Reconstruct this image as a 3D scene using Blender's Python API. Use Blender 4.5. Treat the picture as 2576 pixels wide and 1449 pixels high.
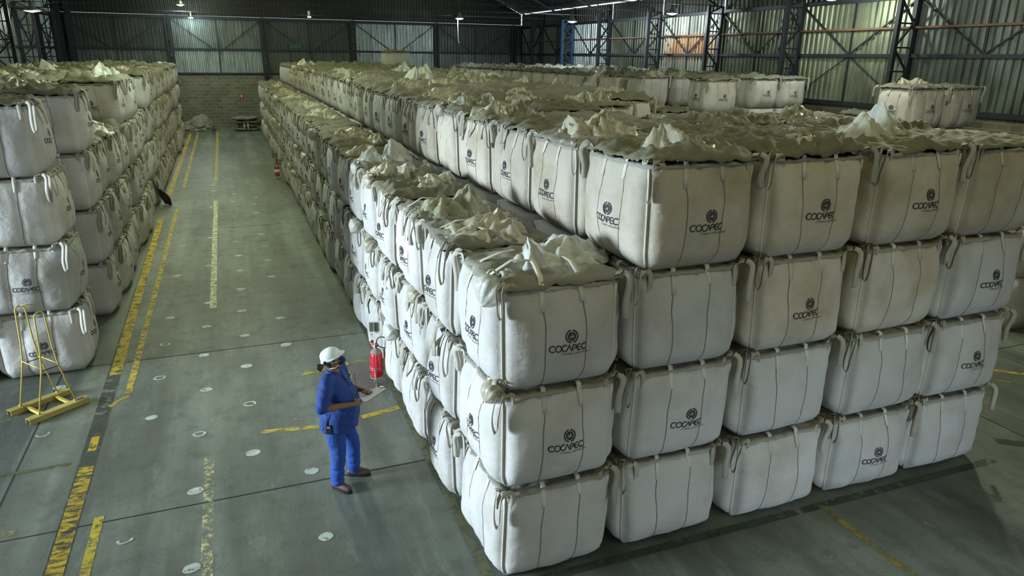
import bpy, bmesh, math, random
from mathutils import Vector, Matrix, noise as mn
import numpy as np
PI = math.pi
random.seed(7)
for o in list(bpy.data.objects): bpy.data.objects.remove(o)
SC = bpy.context.scene
COL = SC.collection

# ------------------------------------------------------------------ camera, world, lights, exposure
CAMX = ((0.93068072, -0.36561682, 0.01255947), (-0.10260794, -0.29383471, -0.95033298), (0.35114813, 0.88316788, -0.31098149))
FPX = 1777.85
cd = bpy.data.cameras.new('camera'); cam = bpy.data.objects.new('camera', cd); COL.objects.link(cam)
r_, d_, f_ = [Vector(v) for v in CAMX]
M = Matrix((r_, -d_, -f_)).transposed().to_4x4(); M.translation = (0, 0, 5.0)
cam.matrix_world = M
cd.sensor_width = 36; cd.lens = FPX / 2576 * 36; cd.clip_end = 300; cd.clip_start = 0.1
SC.camera = cam
def proj(p):
    q = Vector(p) - Vector((0, 0, 5)); z = q.dot(f_)
    if z < .1: return None
    return 1288 + FPX * q.dot(r_) / z, 724.5 + FPX * q.dot(d_) / z, z

SC.view_settings.view_transform = 'Standard'
SC.view_settings.look = 'None'
SC.view_settings.gamma = 1
SC.view_settings.exposure = 0.10
w = bpy.data.worlds.new('sky'); SC.world = w; w.use_nodes = True
w.node_tree.nodes['Background'].inputs[0].default_value = (0.85, 0.93, 1, 1)
w.node_tree.nodes['Background'].inputs[1].default_value = 1.1

def area(name, loc, rot, sx, sy, power, col, spread=None):
    l = bpy.data.lights.new(name, 'AREA'); l.shape = 'RECTANGLE'; l.size = sx; l.size_y = sy
    l.energy = power; l.color = col
    if spread: l.spread = spread
    o = bpy.data.objects.new(name, l); COL.objects.link(o); o.location = loc; o.rotation_euler = rot
    return o
# daylight coming through the open gate in the left wall (outside the frame)
area('gate_daylight', (-24, 9.9, 4.6), (0, math.radians(-81), 0), 5.5, 6.0, 12800, (0.72, 0.87, 1.0))
area('overhead_fill_left_near', (-4.0, 7.5, 9.3), (0, math.radians(-12), 0), 2.5, 7, 110, (0.78, 0.92, 1.0))  # added overhead fill that brightens the near floor and bag tops
# daylight through the open front of the shed behind the camera
area('front_daylight', (1.5, -11.5, 1.9), (math.radians(84), 0, 0), 10, 3.2, 160, (0.84, 0.94, 0.88))
# narrow low beam added behind the camera to brighten the lower bag fronts
area('low_front_fill', (6.5, -8.5, .7), (math.radians(87), 0, 0), 5, 1.2, 30, (0.66, 0.84, 1.0), math.radians(34))
# unseen fill lights added overhead, inside the closed roof
area('overhead_fill_mid', (6.0, 26, 10.6), (0, 0, 0), 2.5, 44, 380, (1.0, 1.0, 0.62))
area('overhead_fill_left', (-.8, 34.5, 10.2), (0, 0, 0), 1.6, 36, 1050, (0.95, 1.0, 0.55))
area('overhead_fill_near', (5.0, 0, 10.6), (0, 0, 0), 10, 6, 190, (1.0, 0.95, 0.46))

# ------------------------------------------------------------------ materials
def mat(name, col=(.5, .5, .5), rough=.6, metal=0., **k):
    m = bpy.data.materials.new(name); m.use_nodes = True
    b = m.node_tree.nodes['Principled BSDF']
    b.inputs['Base Color'].default_value = (*col, 1); b.inputs['Roughness'].default_value = rough; b.inputs['Metallic'].default_value = metal
    for kk, v in k.items(): b.inputs[kk.replace('_', ' ')].default_value = v
    return m
class NB:
    def __init__(s, m): s.m = m; s.t = m.node_tree; s.b = s.t.nodes['Principled BSDF']
    def n(s, ty, **k):
        x = s.t.nodes.new(ty)
        for a, v in k.items():
            if a.startswith('i_'): x.inputs[a[2:].replace('_', ' ')].default_value = v
            else: setattr(x, a, v)
        return x
    def l(s, a, b): s.t.links.new(a, b)
    def coord(s, which='Object', scale=(1, 1, 1)):
        c = s.n('ShaderNodeTexCoord'); mp = s.n('ShaderNodeMapping'); mp.inputs['Scale'].default_value = scale
        s.l(c.outputs[which], mp.inputs['Vector']); return mp.outputs['Vector']
    def noise(s, vec, scale, detail=4, rough=.6, lo=.35, hi=.65):
        x = s.n('ShaderNodeTexNoise', i_Scale=scale, i_Detail=detail, i_Roughness=rough); s.l(vec, x.inputs['Vector'])
        r = s.n('ShaderNodeMapRange', clamp=True); r.inputs[1].default_value = lo; r.inputs[2].default_value = hi
        s.l(x.outputs['Fac'], r.inputs[0]); return r.outputs[0]
    def mix(s, fac, a, b):
        x = s.n('ShaderNodeMix', data_type='RGBA')
        if isinstance(fac, (int, float)): x.inputs[0].default_value = fac
        else: s.l(fac, x.inputs[0])
        for i, v in ((6, a), (7, b)):
            if isinstance(v, tuple): x.inputs[i].default_value = (*v, 1)
            else: s.l(v, x.inputs[i])
        return x.outputs[2]
    def math(s, op, a, b=0.):
        x = s.n('ShaderNodeMath', operation=op)
        for i, v in ((0, a), (1, b)):
            if isinstance(v, (int, float)): x.inputs[i].default_value = v
            else: s.l(v, x.inputs[i])
        return x.outputs[0]
    def bump(s, h, strength=.3, dist=.02):
        x = s.n('ShaderNodeBump'); x.inputs['Strength'].default_value = strength; x.inputs['Distance'].default_value = dist
        s.l(h, x.inputs['Height']); s.l(x.outputs[0], s.b.inputs['Normal'])
    def base(s, c): s.l(c, s.b.inputs['Base Color'])
    def rnd(s):
        return s.n('ShaderNodeObjectInfo').outputs['Random']

def fabric(name, base, dirt, amount=.5, rough=.75, bumpd=.012):
    m = mat(name, base, rough); b = NB(m)
    oi = b.n('ShaderNodeObjectInfo'); tc = b.n('ShaderNodeTexCoord')
    add = b.n('ShaderNodeVectorMath', operation='MULTIPLY_ADD')
    b.l(oi.outputs['Location'], add.inputs[0]); add.inputs[1].default_value = (1.7, 1.3, 2.1); b.l(tc.outputs['Object'], add.inputs[2])
    v = add.outputs[0]
    n1 = b.noise(v, 1.6, 6, .6, .45, .75); n2 = b.noise(v, 28, 3, .7, .70, .80)
    c = b.mix(b.math('MULTIPLY', n1, amount), base, dirt)
    c = b.mix(b.math('MULTIPLY', n2, .35), c, tuple(x * .45 for x in dirt))
    hs = b.n('ShaderNodeHueSaturation'); b.l(c, hs.inputs['Color'])
    b.l(b.math('ADD', b.math('MULTIPLY', oi.outputs['Random'], .24), .86), hs.inputs['Value']); b.base(hs.outputs[0])
    w1 = b.n('ShaderNodeTexNoise', i_Scale=5.0, i_Detail=5.0, i_Roughness=.55, i_Distortion=.8); b.l(v, w1.inputs['Vector'])
    mp = b.n('ShaderNodeMapping'); mp.inputs['Scale'].default_value = (2.2, 2.2, 9.); mp.inputs['Rotation'].default_value = (.25, .3, 0); b.l(v, mp.inputs['Vector'])
    w2 = b.n('ShaderNodeTexNoise', i_Scale=1.6, i_Detail=4.0, i_Roughness=.6, i_Distortion=1.2); b.l(mp.outputs[0], w2.inputs['Vector'])
    b.bump(b.math('ADD', w1.outputs['Fac'], b.math('MULTIPLY', w2.outputs['Fac'], .55)), .7, bumpd)
    return m
M_BAG = fabric('woven_white_fabric', (.54, .53, .50), (.33, .29, .22), .65, bumpd=.02)
M_BAGTAN = fabric('woven_warm_lit_dusty_fabric', (.53, .49, .40), (.34, .27, .16), .85, bumpd=.02)  # warm light on the upper bags put into the colour, with some dust tan
M_FLAP = fabric('skirt_fabric_dimmed_olive', (.155, .155, .10), (.20, .19, .13), .6, bumpd=.03)  # both skirt cloths are darkened for the weak light on bag tops
M_FLAPG = fabric('skirt_fabric_grey', (.21, .205, .165), (.26, .25, .20), .6, bumpd=.03)
M_HEM = fabric('shaded_hem_fabric', (.34, .33, .28), (.16, .14, .10), .7)  # dark tone stands for the shadow between bag layers
M_WEB = fabric('cream_webbing', (.66, .64, .54), (.40, .37, .27), .6, .7, .004)
M_WEBD = fabric('greyed_webbing', (.44, .42, .35), (.24, .21, .15), .7, .8, .004)
M_CORD = mat('seam_cord', (.50, .47, .40), .8)
M_SEAM = mat('seam_stitch', (.20, .18, .16), .9)
M_INK = mat('black_print', (.035, .035, .04), .7)
def plastic(name, base):
    m = mat(name, base, .32); b = NB(m)
    b.b.inputs['Transmission Weight'].default_value = .12; b.b.inputs['IOR'].default_value = 1.4
    b.b.inputs['Subsurface Weight'].default_value = 0
    v = b.coord('Object'); x = b.n('ShaderNodeTexNoise', i_Scale=9., i_Detail=6., i_Roughness=.6, i_Distortion=1.5); b.l(v, x.inputs['Vector']); b.bump(x.outputs['Fac'], .6, .025)
    return m
M_LINER = plastic('cream_plastic_liner', (.47, .44, .33))
M_LINERW = plastic('white_plastic_liner', (.58, .60, .53))
M_LINERY = plastic('greenish_plastic_liner', (.34, .34, .23))
M_STEEL = mat('dark_blue_steel_paint', (.016, .020, .026), .55, .2)
M_LITSTEEL = mat('lamplit_steel_paint', (.05, .13, .26), .5, .1)  # steel paint brightened as if lit by the lamp beside its column
M_RAIL = mat('rusty_steel', (.16, .085, .05), .7, .3)
def metal_sheet(name, base, rust=False, scale=.8):
    m = mat(name, base, .42, .75); b = NB(m); v = b.coord('Object')
    n = b.noise(v, scale, 6, .6, .3, .7); v2 = b.coord('Object', (6, 6, .35)); n2 = b.noise(v2, 1.5, 4, .6, .45, .7)
    c = b.mix(n, tuple(x * .62 for x in base), base); c = b.mix(b.math('MULTIPLY', n2, .75), c, (.045, .045, .035)); v3 = b.coord('Object', (14, 14, .8)); c = b.mix(b.math('MULTIPLY', b.noise(v3, 2.2, 5, .7, .55, .7), .5), c, tuple(x * .35 for x in base))
    if rust:
        sx = b.n('ShaderNodeSeparateXYZ'); tc = b.n('ShaderNodeTexCoord'); b.l(tc.outputs['Object'], sx.inputs[0])
        yy = b.math('SUBTRACT', 1., b.math('ABSOLUTE', b.math('DIVIDE', b.math('SUBTRACT', sx.outputs[1], 32.), 2.6)))
        zz = b.math('SUBTRACT', 1., b.math('ABSOLUTE', b.math('DIVIDE', b.math('SUBTRACT', sx.outputs[2], 5.55), .75)))
        k = b.math('MULTIPLY', b.math('MAXIMUM', yy, 0.), b.math('MAXIMUM', zz, 0.))
        k = b.n('ShaderNodeMapRange', clamp=True); b.l(b.math('MULTIPLY', b.math('MAXIMUM', yy, 0.), b.math('MAXIMUM', zz, 0.)), k.inputs[0]); k.inputs[1].default_value = .0; k.inputs[2].default_value = .35
        c = b.mix(b.math('MULTIPLY', k.outputs[0], .85), c, (.42, .22, .10))
    b.base(c)
    r = b.n('ShaderNodeMapRange', clamp=True); b.l(n, r.inputs[0]); r.inputs[3].default_value = .35; r.inputs[4].default_value = .6; b.l(r.outputs[0], b.b.inputs['Roughness'])
    return m
M_SHEET = metal_sheet('galvanised_sheet', (.30, .35, .33))
M_SHEETR = metal_sheet('galvanised_sheet_stained', (.40, .43, .37), True)
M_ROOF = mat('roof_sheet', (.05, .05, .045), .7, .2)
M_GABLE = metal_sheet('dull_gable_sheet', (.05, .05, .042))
def brickmat():
    m = mat('grey_block_masonry', (.3, .3, .25), .9); b = NB(m)
    tc = b.n('ShaderNodeTexCoord'); sp = b.n('ShaderNodeSeparateXYZ'); cb = b.n('ShaderNodeCombineXYZ'); b.l(tc.outputs['Object'], sp.inputs[0])
    b.l(b.math('ADD', sp.outputs[0], sp.outputs[1]), cb.inputs[0]); b.l(sp.outputs[2], cb.inputs[1])
    br = b.n('ShaderNodeTexBrick'); b.l(cb.outputs[0], br.inputs['Vector'])
    br.inputs['Scale'].default_value = 1; br.inputs['Brick Width'].default_value = .42; br.inputs['Row Height'].default_value = .215
    br.inputs['Mortar Size'].default_value = .012; br.inputs['Color1'].default_value = (.20, .19, .13, 1); br.inputs['Color2'].default_value = (.13, .125, .09, 1); br.inputs['Mortar'].default_value = (.30, .29, .22, 1)
    n = b.noise(tc.outputs['Object'], .9, 5); b.base(b.mix(b.math('MULTIPLY', n, .45), br.outputs['Color'], (.10, .10, .075)))
    b.bump(br.outputs['Fac'], -.4, .02); return m
M_BRICK = brickmat()
def floormat():
    m = mat('worn_concrete', (.2, .22, .2), .5); b = NB(m); v = b.coord('Object')
    a = b.noise(v, .35, 6, .62, .35, .68); c1 = b.mix(a, (.090, .104, .084), (.195, .225, .190))
    vs = b.coord('Object', (1.0, .10, 1)); s = b.noise(vs, 1.6, 5, .6, .44, .68); c2 = b.mix(b.math('MULTIPLY', s, .8), c1, (.052, .062, .058))
    vl = b.coord('Object', (1.3, .07, 1)); s2 = b.noise(vl, 1.1, 4, .55, .54, .74); c2 = b.mix(b.math('MULTIPLY', s2, .45), c2, (.36, .41, .37))
    e = b.noise(v, 3.2, 7, .7, .50, .78); c3 = b.mix(b.math('MULTIPLY', e, .72), c2, (.060, .066, .054))
    f = b.noise(v, 38, 4, .75, .58, .70); c4 = b.mix(b.math('MULTIPLY', f, .6), c3, (.06, .06, .055))
    g = b.noise(b.coord('Object', (2.4, .7, 1)), 1.4, 9, .8, .54, .72); c5 = b.mix(b.math('MULTIPLY', g, .5), c4, (.30, .34, .31))
    # tyre tread arcs
    wv = b.n('ShaderNodeTexWave', wave_type='BANDS', i_Scale=7., i_Distortion=3.5, i_Detail=2.); wv.bands_direction = 'DIAGONAL'; b.l(v, wv.inputs['Vector'])
    tm = b.noise(b.coord('Object', (.9, .35, 1)), 1.0, 2, .5, .60, .68)
    c6 = b.mix(b.math('MULTIPLY', b.math('MULTIPLY', wv.outputs['Fac'], tm), .35), c5, (.07, .075, .065))
    b.base(c6)
    r = b.n('ShaderNodeMapRange'); b.l(e, r.inputs[0]); r.inputs[3].default_value = .42; r.inputs[4].default_value = .62; b.l(r.outputs[0], b.b.inputs['Roughness'])
    b.bump(b.noise(v, 24, 6, .75, .3, .75), .35, .010)
    return m
M_FLOOR = floormat()
def paint(name, col, wear=.5, scale=6., under=(.12, .13, .11), stretch=(1, 1, 1)):
    m = mat(name, col, .5); b = NB(m); v = b.coord('Object', stretch)
    n = b.noise(v, scale, 7, .72, wear - .06, wear + .06); n2 = b.noise(v, scale * .35, 3, .6, .35, .7)
    c = b.mix(n2, col, tuple(x * .62 for x in col)); b.base(c)
    tr = b.n('ShaderNodeBsdfTransparent'); mx = b.n('ShaderNodeMixShader'); out = m.node_tree.nodes['Material Output']
    b.l(n, mx.inputs[0]); b.l(b.b.outputs[0], mx.inputs[1]); b.l(tr.outputs[0], mx.inputs[2]); b.l(mx.outputs[0], out.inputs[0])
    return m
M_YEL = paint('worn_yellow_paint', (.58, .42, .03), .555, 5.5)
M_YEL2 = paint('patchy_yellow_paint', (.60, .46, .05), .54, 9.)
M_YELN = paint('scraped_yellow_paint', (.58, .42, .04), .505, 7., stretch=(.6, 2., 1))
M_YELF = paint('faded_yellow_paint', (.30, .28, .12), .47, 5.)
M_CRM = paint('worn_cream_paint', (.70, .68, .42), .55, 9.)
M_WHT = paint('worn_white_paint', (.55, .62, .58), .60, 14.)
M_WHTF = paint('faint_white_paint', (.27, .28, .22), .50, 14.)
M_BLK = paint('black_floor_tape', (.050, .062, .055), .54, 5.)
M_OLV = paint('olive_floor_tape', (.115, .12, .055), .56, 5.)
M_RED = paint('faded_red_paint', (.155, .125, .12), .62, 4.)
M_JOINT = mat('joint_filler', (.025, .02, .018), .9)
M_YSTEEL = mat('yellow_enamel', (.56, .44, .09), .45, .1)
M_YSTEELD = fabric('scuffed_yellow_enamel', (.50, .41, .12), (.22, .18, .07), .7, .5, .002)
M_BLACK = mat('black_plastic', (.015, .015, .018), .4)
M_WIRE = mat('galvanised_wire', (.45, .43, .36), .4, .7)
M_REDX = mat('red_enamel', (.62, .012, .025), .28)
M_REDD = mat('dusty_shoulder', (.30, .22, .18), .8)
M_PAPER = mat('white_paper', (.75, .80, .80), .8)
M_CARD = mat('olive_card', (.12, .12, .08), .8)
M_GREEN = mat('exit_green', (.006, .028, .014), .5)
M_SIGNW = mat('sign_white', (.13, .19, .15), .6)
M_LAMP = mat('lamp_reflector', (.55, .57, .55), .3, .8)
M_GLOW = mat('lamp_glow', (1, 1, 1), .5); gb = M_GLOW.node_tree.nodes['Principled BSDF']; gb.inputs['Emission Color'].default_value = (.85, .97, 1, 1); gb.inputs['Emission Strength'].default_value = 25

# ------------------------------------------------------------------ geometry helpers
def setp(o, label=None, cat=None, group=None, kind=None):
    if label: o['label'] = label
    if cat: o['category'] = cat
    if group: o['group'] = group
    if kind: o['kind'] = kind
    return o
def mesh(name, verts, faces, m=None, smooth=True):
    me = bpy.data.meshes.new(name); me.from_pydata([tuple(v) for v in verts], [], faces)
    if m is not None: me.materials.append(m)
    if smooth: me.polygons.foreach_set('use_smooth', [True] * len(me.polygons))
    me.update(); return me
def obj(name, me, parent=None, loc=None, rz=None):
    o = bpy.data.objects.new(name, me); COL.objects.link(o)
    if parent is not None: o.parent = parent
    if loc is not None: o.location = loc
    if rz is not None: o.rotation_euler = (0, 0, rz)
    return o
def empty(name, loc, rz=0):
    o = bpy.data.objects.new(name, None); COL.objects.link(o); o.location = loc; o.rotation_euler = (0, 0, rz); o.empty_display_size = .1
    return o
class MB:
    def __init__(s): s.v = []; s.f = []
    def add(s, v, f):
        k = len(s.v); s.v += [tuple(x) for x in v]; s.f += [tuple(i + k for i in q) for q in f]
    def box(s, c, d, rz=0, rot=None):
        R = rot if rot is not None else Matrix.Rotation(rz, 3, 'Z')
        P = [Vector(c) + R @ Vector((x * d[0] / 2, y * d[1] / 2, z * d[2] / 2)) for z in (-1, 1) for y in (-1, 1) for x in (-1, 1)]
        s.add(P, [(0, 2, 3, 1), (4, 5, 7, 6), (0, 1, 5, 4), (2, 6, 7, 3), (0, 4, 6, 2), (1, 3, 7, 5)])
    def bar(s, a, b, w_, h_=None):
        a, b = Vector(a), Vector(b); d = b - a; L = d.length
        if L < 1e-6: return
        R = d.to_track_quat('X', 'Z').to_matrix(); s.box((a + b) / 2, (L, w_, h_ or w_), rot=R)
    def tube(s, pts, r, n=8, caps=True, closed=False):
        pts = [Vector(p) for p in pts]; N = len(pts); rings = []; k0 = len(s.v); prev = None
        for i, p in enumerate(pts):
            if closed: t = pts[(i + 1) % N] - pts[i - 1]
            else: t = pts[min(i + 1, N - 1)] - pts[max(i - 1, 0)]
            t.normalize()
            if prev is None: a = t.orthogonal().normalized()
            else: a = (prev - t * prev.dot(t)).normalized()
            prev = a; b = t.cross(a); rr = r[i] if isinstance(r, (list, tuple)) else r
            for j in range(n):
                an = 2 * PI * j / n; s.v.append(tuple(p + (a * math.cos(an) + b * math.sin(an)) * rr))
        for i in range(N if closed else N - 1):
            for j in range(n):
                i2 = (i + 1) % N
                s.f.append((k0 + i * n + j, k0 + i * n + (j + 1) % n, k0 + i2 * n + (j + 1) % n, k0 + i2 * n + j))
        if caps and not closed:
            s.f.append(tuple(k0 + j for j in range(n))[::-1]); s.f.append(tuple(k0 + (N - 1) * n + j for j in range(n)))
    def lathe(s, prof, n=24, c=(0, 0, 0), R=None):
        k0 = len(s.v); c = Vector(c)
        for (r, z) in prof:
            for j in range(n):
                a = 2 * PI * j / n; p = Vector((r * math.cos(a), r * math.sin(a), z))
                if R is not None: p = R @ p
                s.v.append(tuple(c + p))
        for i in range(len(prof) - 1):
            for j in range(n): s.f.append((k0 + i * n + j, k0 + i * n + (j + 1) % n, k0 + (i + 1) * n + (j + 1) % n, k0 + (i + 1) * n + j))
        s.f.append(tuple(k0 + j for j in range(n))[::-1]); s.f.append(tuple(k0 + (len(prof) - 1) * n + j for j in range(n)))
    def ribbon(s, pts, wd, width, th=.005):
        # flat strap of real thickness along pts; wd = width direction(s)
        pts = [Vector(p) for p in pts]; N = len(pts); k0 = len(s.v)
        for i, p in enumerate(pts):
            t = (pts[min(i + 1, N - 1)] - pts[max(i - 1, 0)]).normalized()
            wv = Vector(wd[i] if isinstance(wd, list) else wd); wv = (wv - t * wv.dot(t)).normalized(); nn = t.cross(wv)
            for a, b in ((-1, -1), (1, -1), (1, 1), (-1, 1)): s.v.append(tuple(p + wv * a * width / 2 + nn * b * th / 2))
        for i in range(N - 1):
            for j in range(4): s.f.append((k0 + i * 4 + j, k0 + i * 4 + (j + 1) % 4, k0 + i * 4 + 4 + (j + 1) % 4, k0 + i * 4 + 4 + j))
        s.f.append((k0 + 3, k0 + 2, k0 + 1, k0)); e = k0 + (N - 1) * 4; s.f.append((e, e + 1, e + 2, e + 3))
    def mesh(s, name, m=None, smooth=False): return mesh(name, s.v, s.f, m, smooth)
    def build(s, name, m=None, parent=None, smooth=False, loc=None, rz=None):
        return obj(name, s.mesh(name, m, smooth), parent, loc, rz)
def smoothstep(x): x = max(0, min(1, x)); return x * x * (3 - 2 * x)

# ------------------------------------------------------------------ building
X0, X1, YF, YB = -9.6, 22.2, 54.5, -12.0
fl = MB(); fl.box(((X0 + X1) / 2, (YF + YB) / 2, -.1), (X1 - X0 + 2, YF - YB + 2, .2))
FLOOR = setp(fl.build('floor', M_FLOOR), kind='structure')
def roofz(x): t = (x - 6.3) / 15.9; return 8.22 + 4.0 * (1 - t * t)
def corr(axis, fixed, a, b, z0, z1, pitch, depth, out, ztop=None):
    """trapezoidal sheet; runs along axis ('x' or 'y')"""
    n = int(round((b - a) / pitch)); pts = []
    for i in range(n):
        s0 = a + i * pitch
        for q, dd in ((0, 0), (.34, 0), (.46, 1), (.80, 1), (.94, 0)): pts.append((s0 + q * pitch, dd * depth))
    pts.append((b, 0)); v = []; f = []
    for (t, dd) in pts:
        zt = ztop(t) if ztop else z1
        for z in (z0, zt):
            v.append((t, fixed + out * dd, z) if axis == 'x' else (fixed + out * dd, t, z))
    k = len(v)
    for (t, dd) in pts:      # back skin gives thickness
        zt = ztop(t) if ztop else z1
        for z in (z0, zt):
            o2 = out * (dd + .012)
            v.append((t, fixed + o2, z) if axis == 'x' else (fixed + o2, t, z))
    for i in range(len(pts) - 1):
        f.append((2 * i, 2 * i + 2, 2 * i + 3, 2 * i + 1)); f.append((k + 2 * i, k + 2 * i + 1, k + 2 * i + 3, k + 2 * i + 2))
        f.append((2 * i + 1, 2 * i + 3, k + 2 * i + 3, k + 2 * i + 1))
    return v, f
PF = [-9.35, -3.0, 2.96, 9.07, 15.26, 21.46]          # far wall posts
PR = [3.0, 8.3, 13.56, 18.86, 24.2, 29.4, 34.6, 40.1, 45.2, 50.3]     # side wall posts
M_SH = [metal_sheet('sheet_age_and_light_%s' % n_, c_) for n_, c_ in (('dark', (.10, .11, .10)), ('mid', (.20, .23, .21)), ('pale', (.40, .47, .44)), ('dull_green', (.15, .17, .13)), ('bright', (.52, .58, .56)))]  # bay tones mix sheet age with lamplight and shade put into the colour
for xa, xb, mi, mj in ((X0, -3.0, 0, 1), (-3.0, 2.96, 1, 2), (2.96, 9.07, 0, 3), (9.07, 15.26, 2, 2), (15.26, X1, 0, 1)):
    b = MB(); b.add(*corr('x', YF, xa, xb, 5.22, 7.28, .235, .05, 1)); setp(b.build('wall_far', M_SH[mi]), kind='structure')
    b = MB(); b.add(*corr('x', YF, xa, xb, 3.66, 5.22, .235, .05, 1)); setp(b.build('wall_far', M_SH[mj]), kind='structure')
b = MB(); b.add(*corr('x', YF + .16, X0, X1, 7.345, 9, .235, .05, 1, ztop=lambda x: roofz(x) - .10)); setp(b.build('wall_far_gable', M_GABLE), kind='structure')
b = MB(); b.box(((X0 + X1) / 2, YF + .12, 1.83), (X1 - X0, .2, 3.66)); setp(b.build('wall_far_masonry', M_BRICK), kind='structure')
b = MB(); b.box(((X0 + X1) / 2, YF - .02, 3.66), (X1 - X0, .14, .10)); setp(b.build('trim_1', M_STEEL), kind='structure')
for ya, yb, m_ in ((YB, 18.86, M_SH[1]), (18.86, 24.2, metal_sheet('sheet_age_and_light_green', (.34, .38, .28))), (24.2, 29.4, M_SH[3]), (29.4, 34.6, M_SHEETR), (34.6, 40.1, M_SH[3]), (40.1, 45.2, M_SH[4]), (45.2, YF, M_SH[0])):  # bay under the wall lamp gets the bright tone as painted lamplight
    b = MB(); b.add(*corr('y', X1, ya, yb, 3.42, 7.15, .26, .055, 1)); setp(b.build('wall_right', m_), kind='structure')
b = MB()
ends = [YB] + PR + [YF]
for i in range(len(ends) - 1):
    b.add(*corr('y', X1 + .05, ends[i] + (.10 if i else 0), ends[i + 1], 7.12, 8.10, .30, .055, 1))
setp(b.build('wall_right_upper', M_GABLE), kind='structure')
b = MB(); b.box((X1 + .12, (YF + YB) / 2, 1.71), (.2, YF - YB, 3.42)); setp(b.build('wall_right_masonry', M_BRICK), kind='structure')
b = MB()
b.add(*corr('y', X0, 12.3, YF, 3.42, 8.2, .30, .055, -1)); b.add(*corr('y', X0, YB, 4.2, 3.42, 8.2, .30, .055, -1)); b.add(*corr('y', X0, 4.2, 12.3, 5.0, 8.2, .30, .055, -1))
setp(b.build('wall_left', M_SHEET), kind='structure')
b = MB(); b.box((X0 - .12, 33.4, 1.71), (.2, 42.2, 3.42)); b.box((X0 - .12, -3.9, 1.71), (.2, 16.2, 3.42)); setp(b.build('wall_left_masonry', M_BRICK), kind='structure')
b = MB(); b.box(((X0 + X1) / 2, YB - .1, 8.5), (X1 - X0, .15, 6)); b.box((-7, YB - .1, 2.75), (5.2, .15, 5.5)); b.box((15, YB - .1, 2.75), (14.4, .15, 5.5)); b.box((1.7, YB - .1, 4.5), (12.3, .15, 2)); setp(b.build('wall_front', M_GABLE, smooth=False), kind='structure')
rv = []; rf = []; N = 40
for i in range(N + 1):
    x = X0 - .3 + (X1 - X0 + .38) * i / N
    for z in (roofz(x), roofz(x) + .05):
        for y in (YB - .3, YF + .45): rv.append((x, y, z))
for i in range(N):
    k = i * 4; rf += [(k, k + 1, k + 5, k + 4), (k + 2, k + 6, k + 7, k + 3)]
setp(obj('ceiling', mesh('ceiling', rv, rf, M_ROOF)), kind='structure')

# steel frame
tn = [1]
def trim(b, m=M_STEEL, smooth=False):
    tn[0] += 1; return setp(b.build('trim_%d' % tn[0], m, smooth=smooth), kind='structure')
def lattice(xa, ya, xb, yb, z0, z1, w_=.16, step=1.0):
    b = MB(); b.box((xa, ya, (z0 + z1) / 2), (w_, w_, z1 - z0)); b.box((xb, yb, (z0 + z1) / 2), (w_, w_, z1 - z0))
    z = z0; k = 0
    while z < z1 - .1:
        zn = min(z + step, z1); p, q = ((xa, ya), (xb, yb)) if k % 2 == 0 else ((xb, yb), (xa, ya))
        b.bar((*p, z), (*q, zn), .06); b.bar((xa, ya, zn), (xb, yb, zn), .05); z = zn; k += 1
    return b
for y in PR:
    if y > 12: trim(lattice(X1 - .12, y, X1 - .86, y, 0, 7.35, .15, .78), M_LITSTEEL if y == 45.2 else M_STEEL)
for y in PR:
    if y > 12: trim(lattice(X0 + .12, y, X0 + .86, y, 0, 7.35, .15, .78))
for x in PF[1:]: trim(lattice(x - .13, YF - .16, x + .13, YF - .16, 0, 7.3, .13, .5))
trim(lattice(PF[0] + .2, YF - .3, PF[0] + .75, YF - .3, 0, 8.0, .35, .8))
for z, t in ((5.22, .13), (7.22, .20)):
    b = MB(); b.box(((X0 + X1) / 2, YF - .10, z), (X1 - X0, .12, t)); trim(b)
for (z, t, m) in ((5.2, .12, M_STEEL), (6.12, .07, M_RAIL), (7.12, .15, M_STEEL), (3.45, .16, M_STEEL)):
    b = MB(); b.box((X1 - .08, (YF + 10) / 2, z), (.12, YF - 10, t)); trim(b, m)
    if z != 6.12: b = MB(); b.box((X0 + .08, (YF + 10) / 2, z), (.12, YF - 10, t)); trim(b, m)
b = MB()
for i in range(len(PF) - 1):
    xa, xb = PF[i], PF[i + 1]; xm = (xa + xb) / 2; y = YF - .06
    b.bar((xa + .2, y, 7.1), (xm - .35, y, 5.28), .045); b.bar((xb - .2, y, 7.1), (xm + .35, y, 5.28), .045); b.bar((xm, y, 3.7), (xm, y, 7.2), .04)
trim(b)
b = MB()
for i in range(2, len(PR)):
    ya = PR[i]; yb = PR[i + 1] if i + 1 < len(PR) else YF; ym = (ya + yb) / 2
    for x in (X1 - .06, X0 + .06):
        b.bar((x, ya + .1, 7.0), (x, ym, 5.24), .05); b.bar((x, yb - .1, 7.0), (x, ym, 5.24), .05); b.bar((x, ym, 3.4), (x, ym, 7.1), .05)
    if i == 3: b.bar((X1 - .06, ya + .1, 3.6), (X1 - .06, ym, 5.2), .03); b.bar((X1 - .06, yb - .1, 3.6), (X1 - .06, ym, 5.2), .03)
trim(b)
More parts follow.
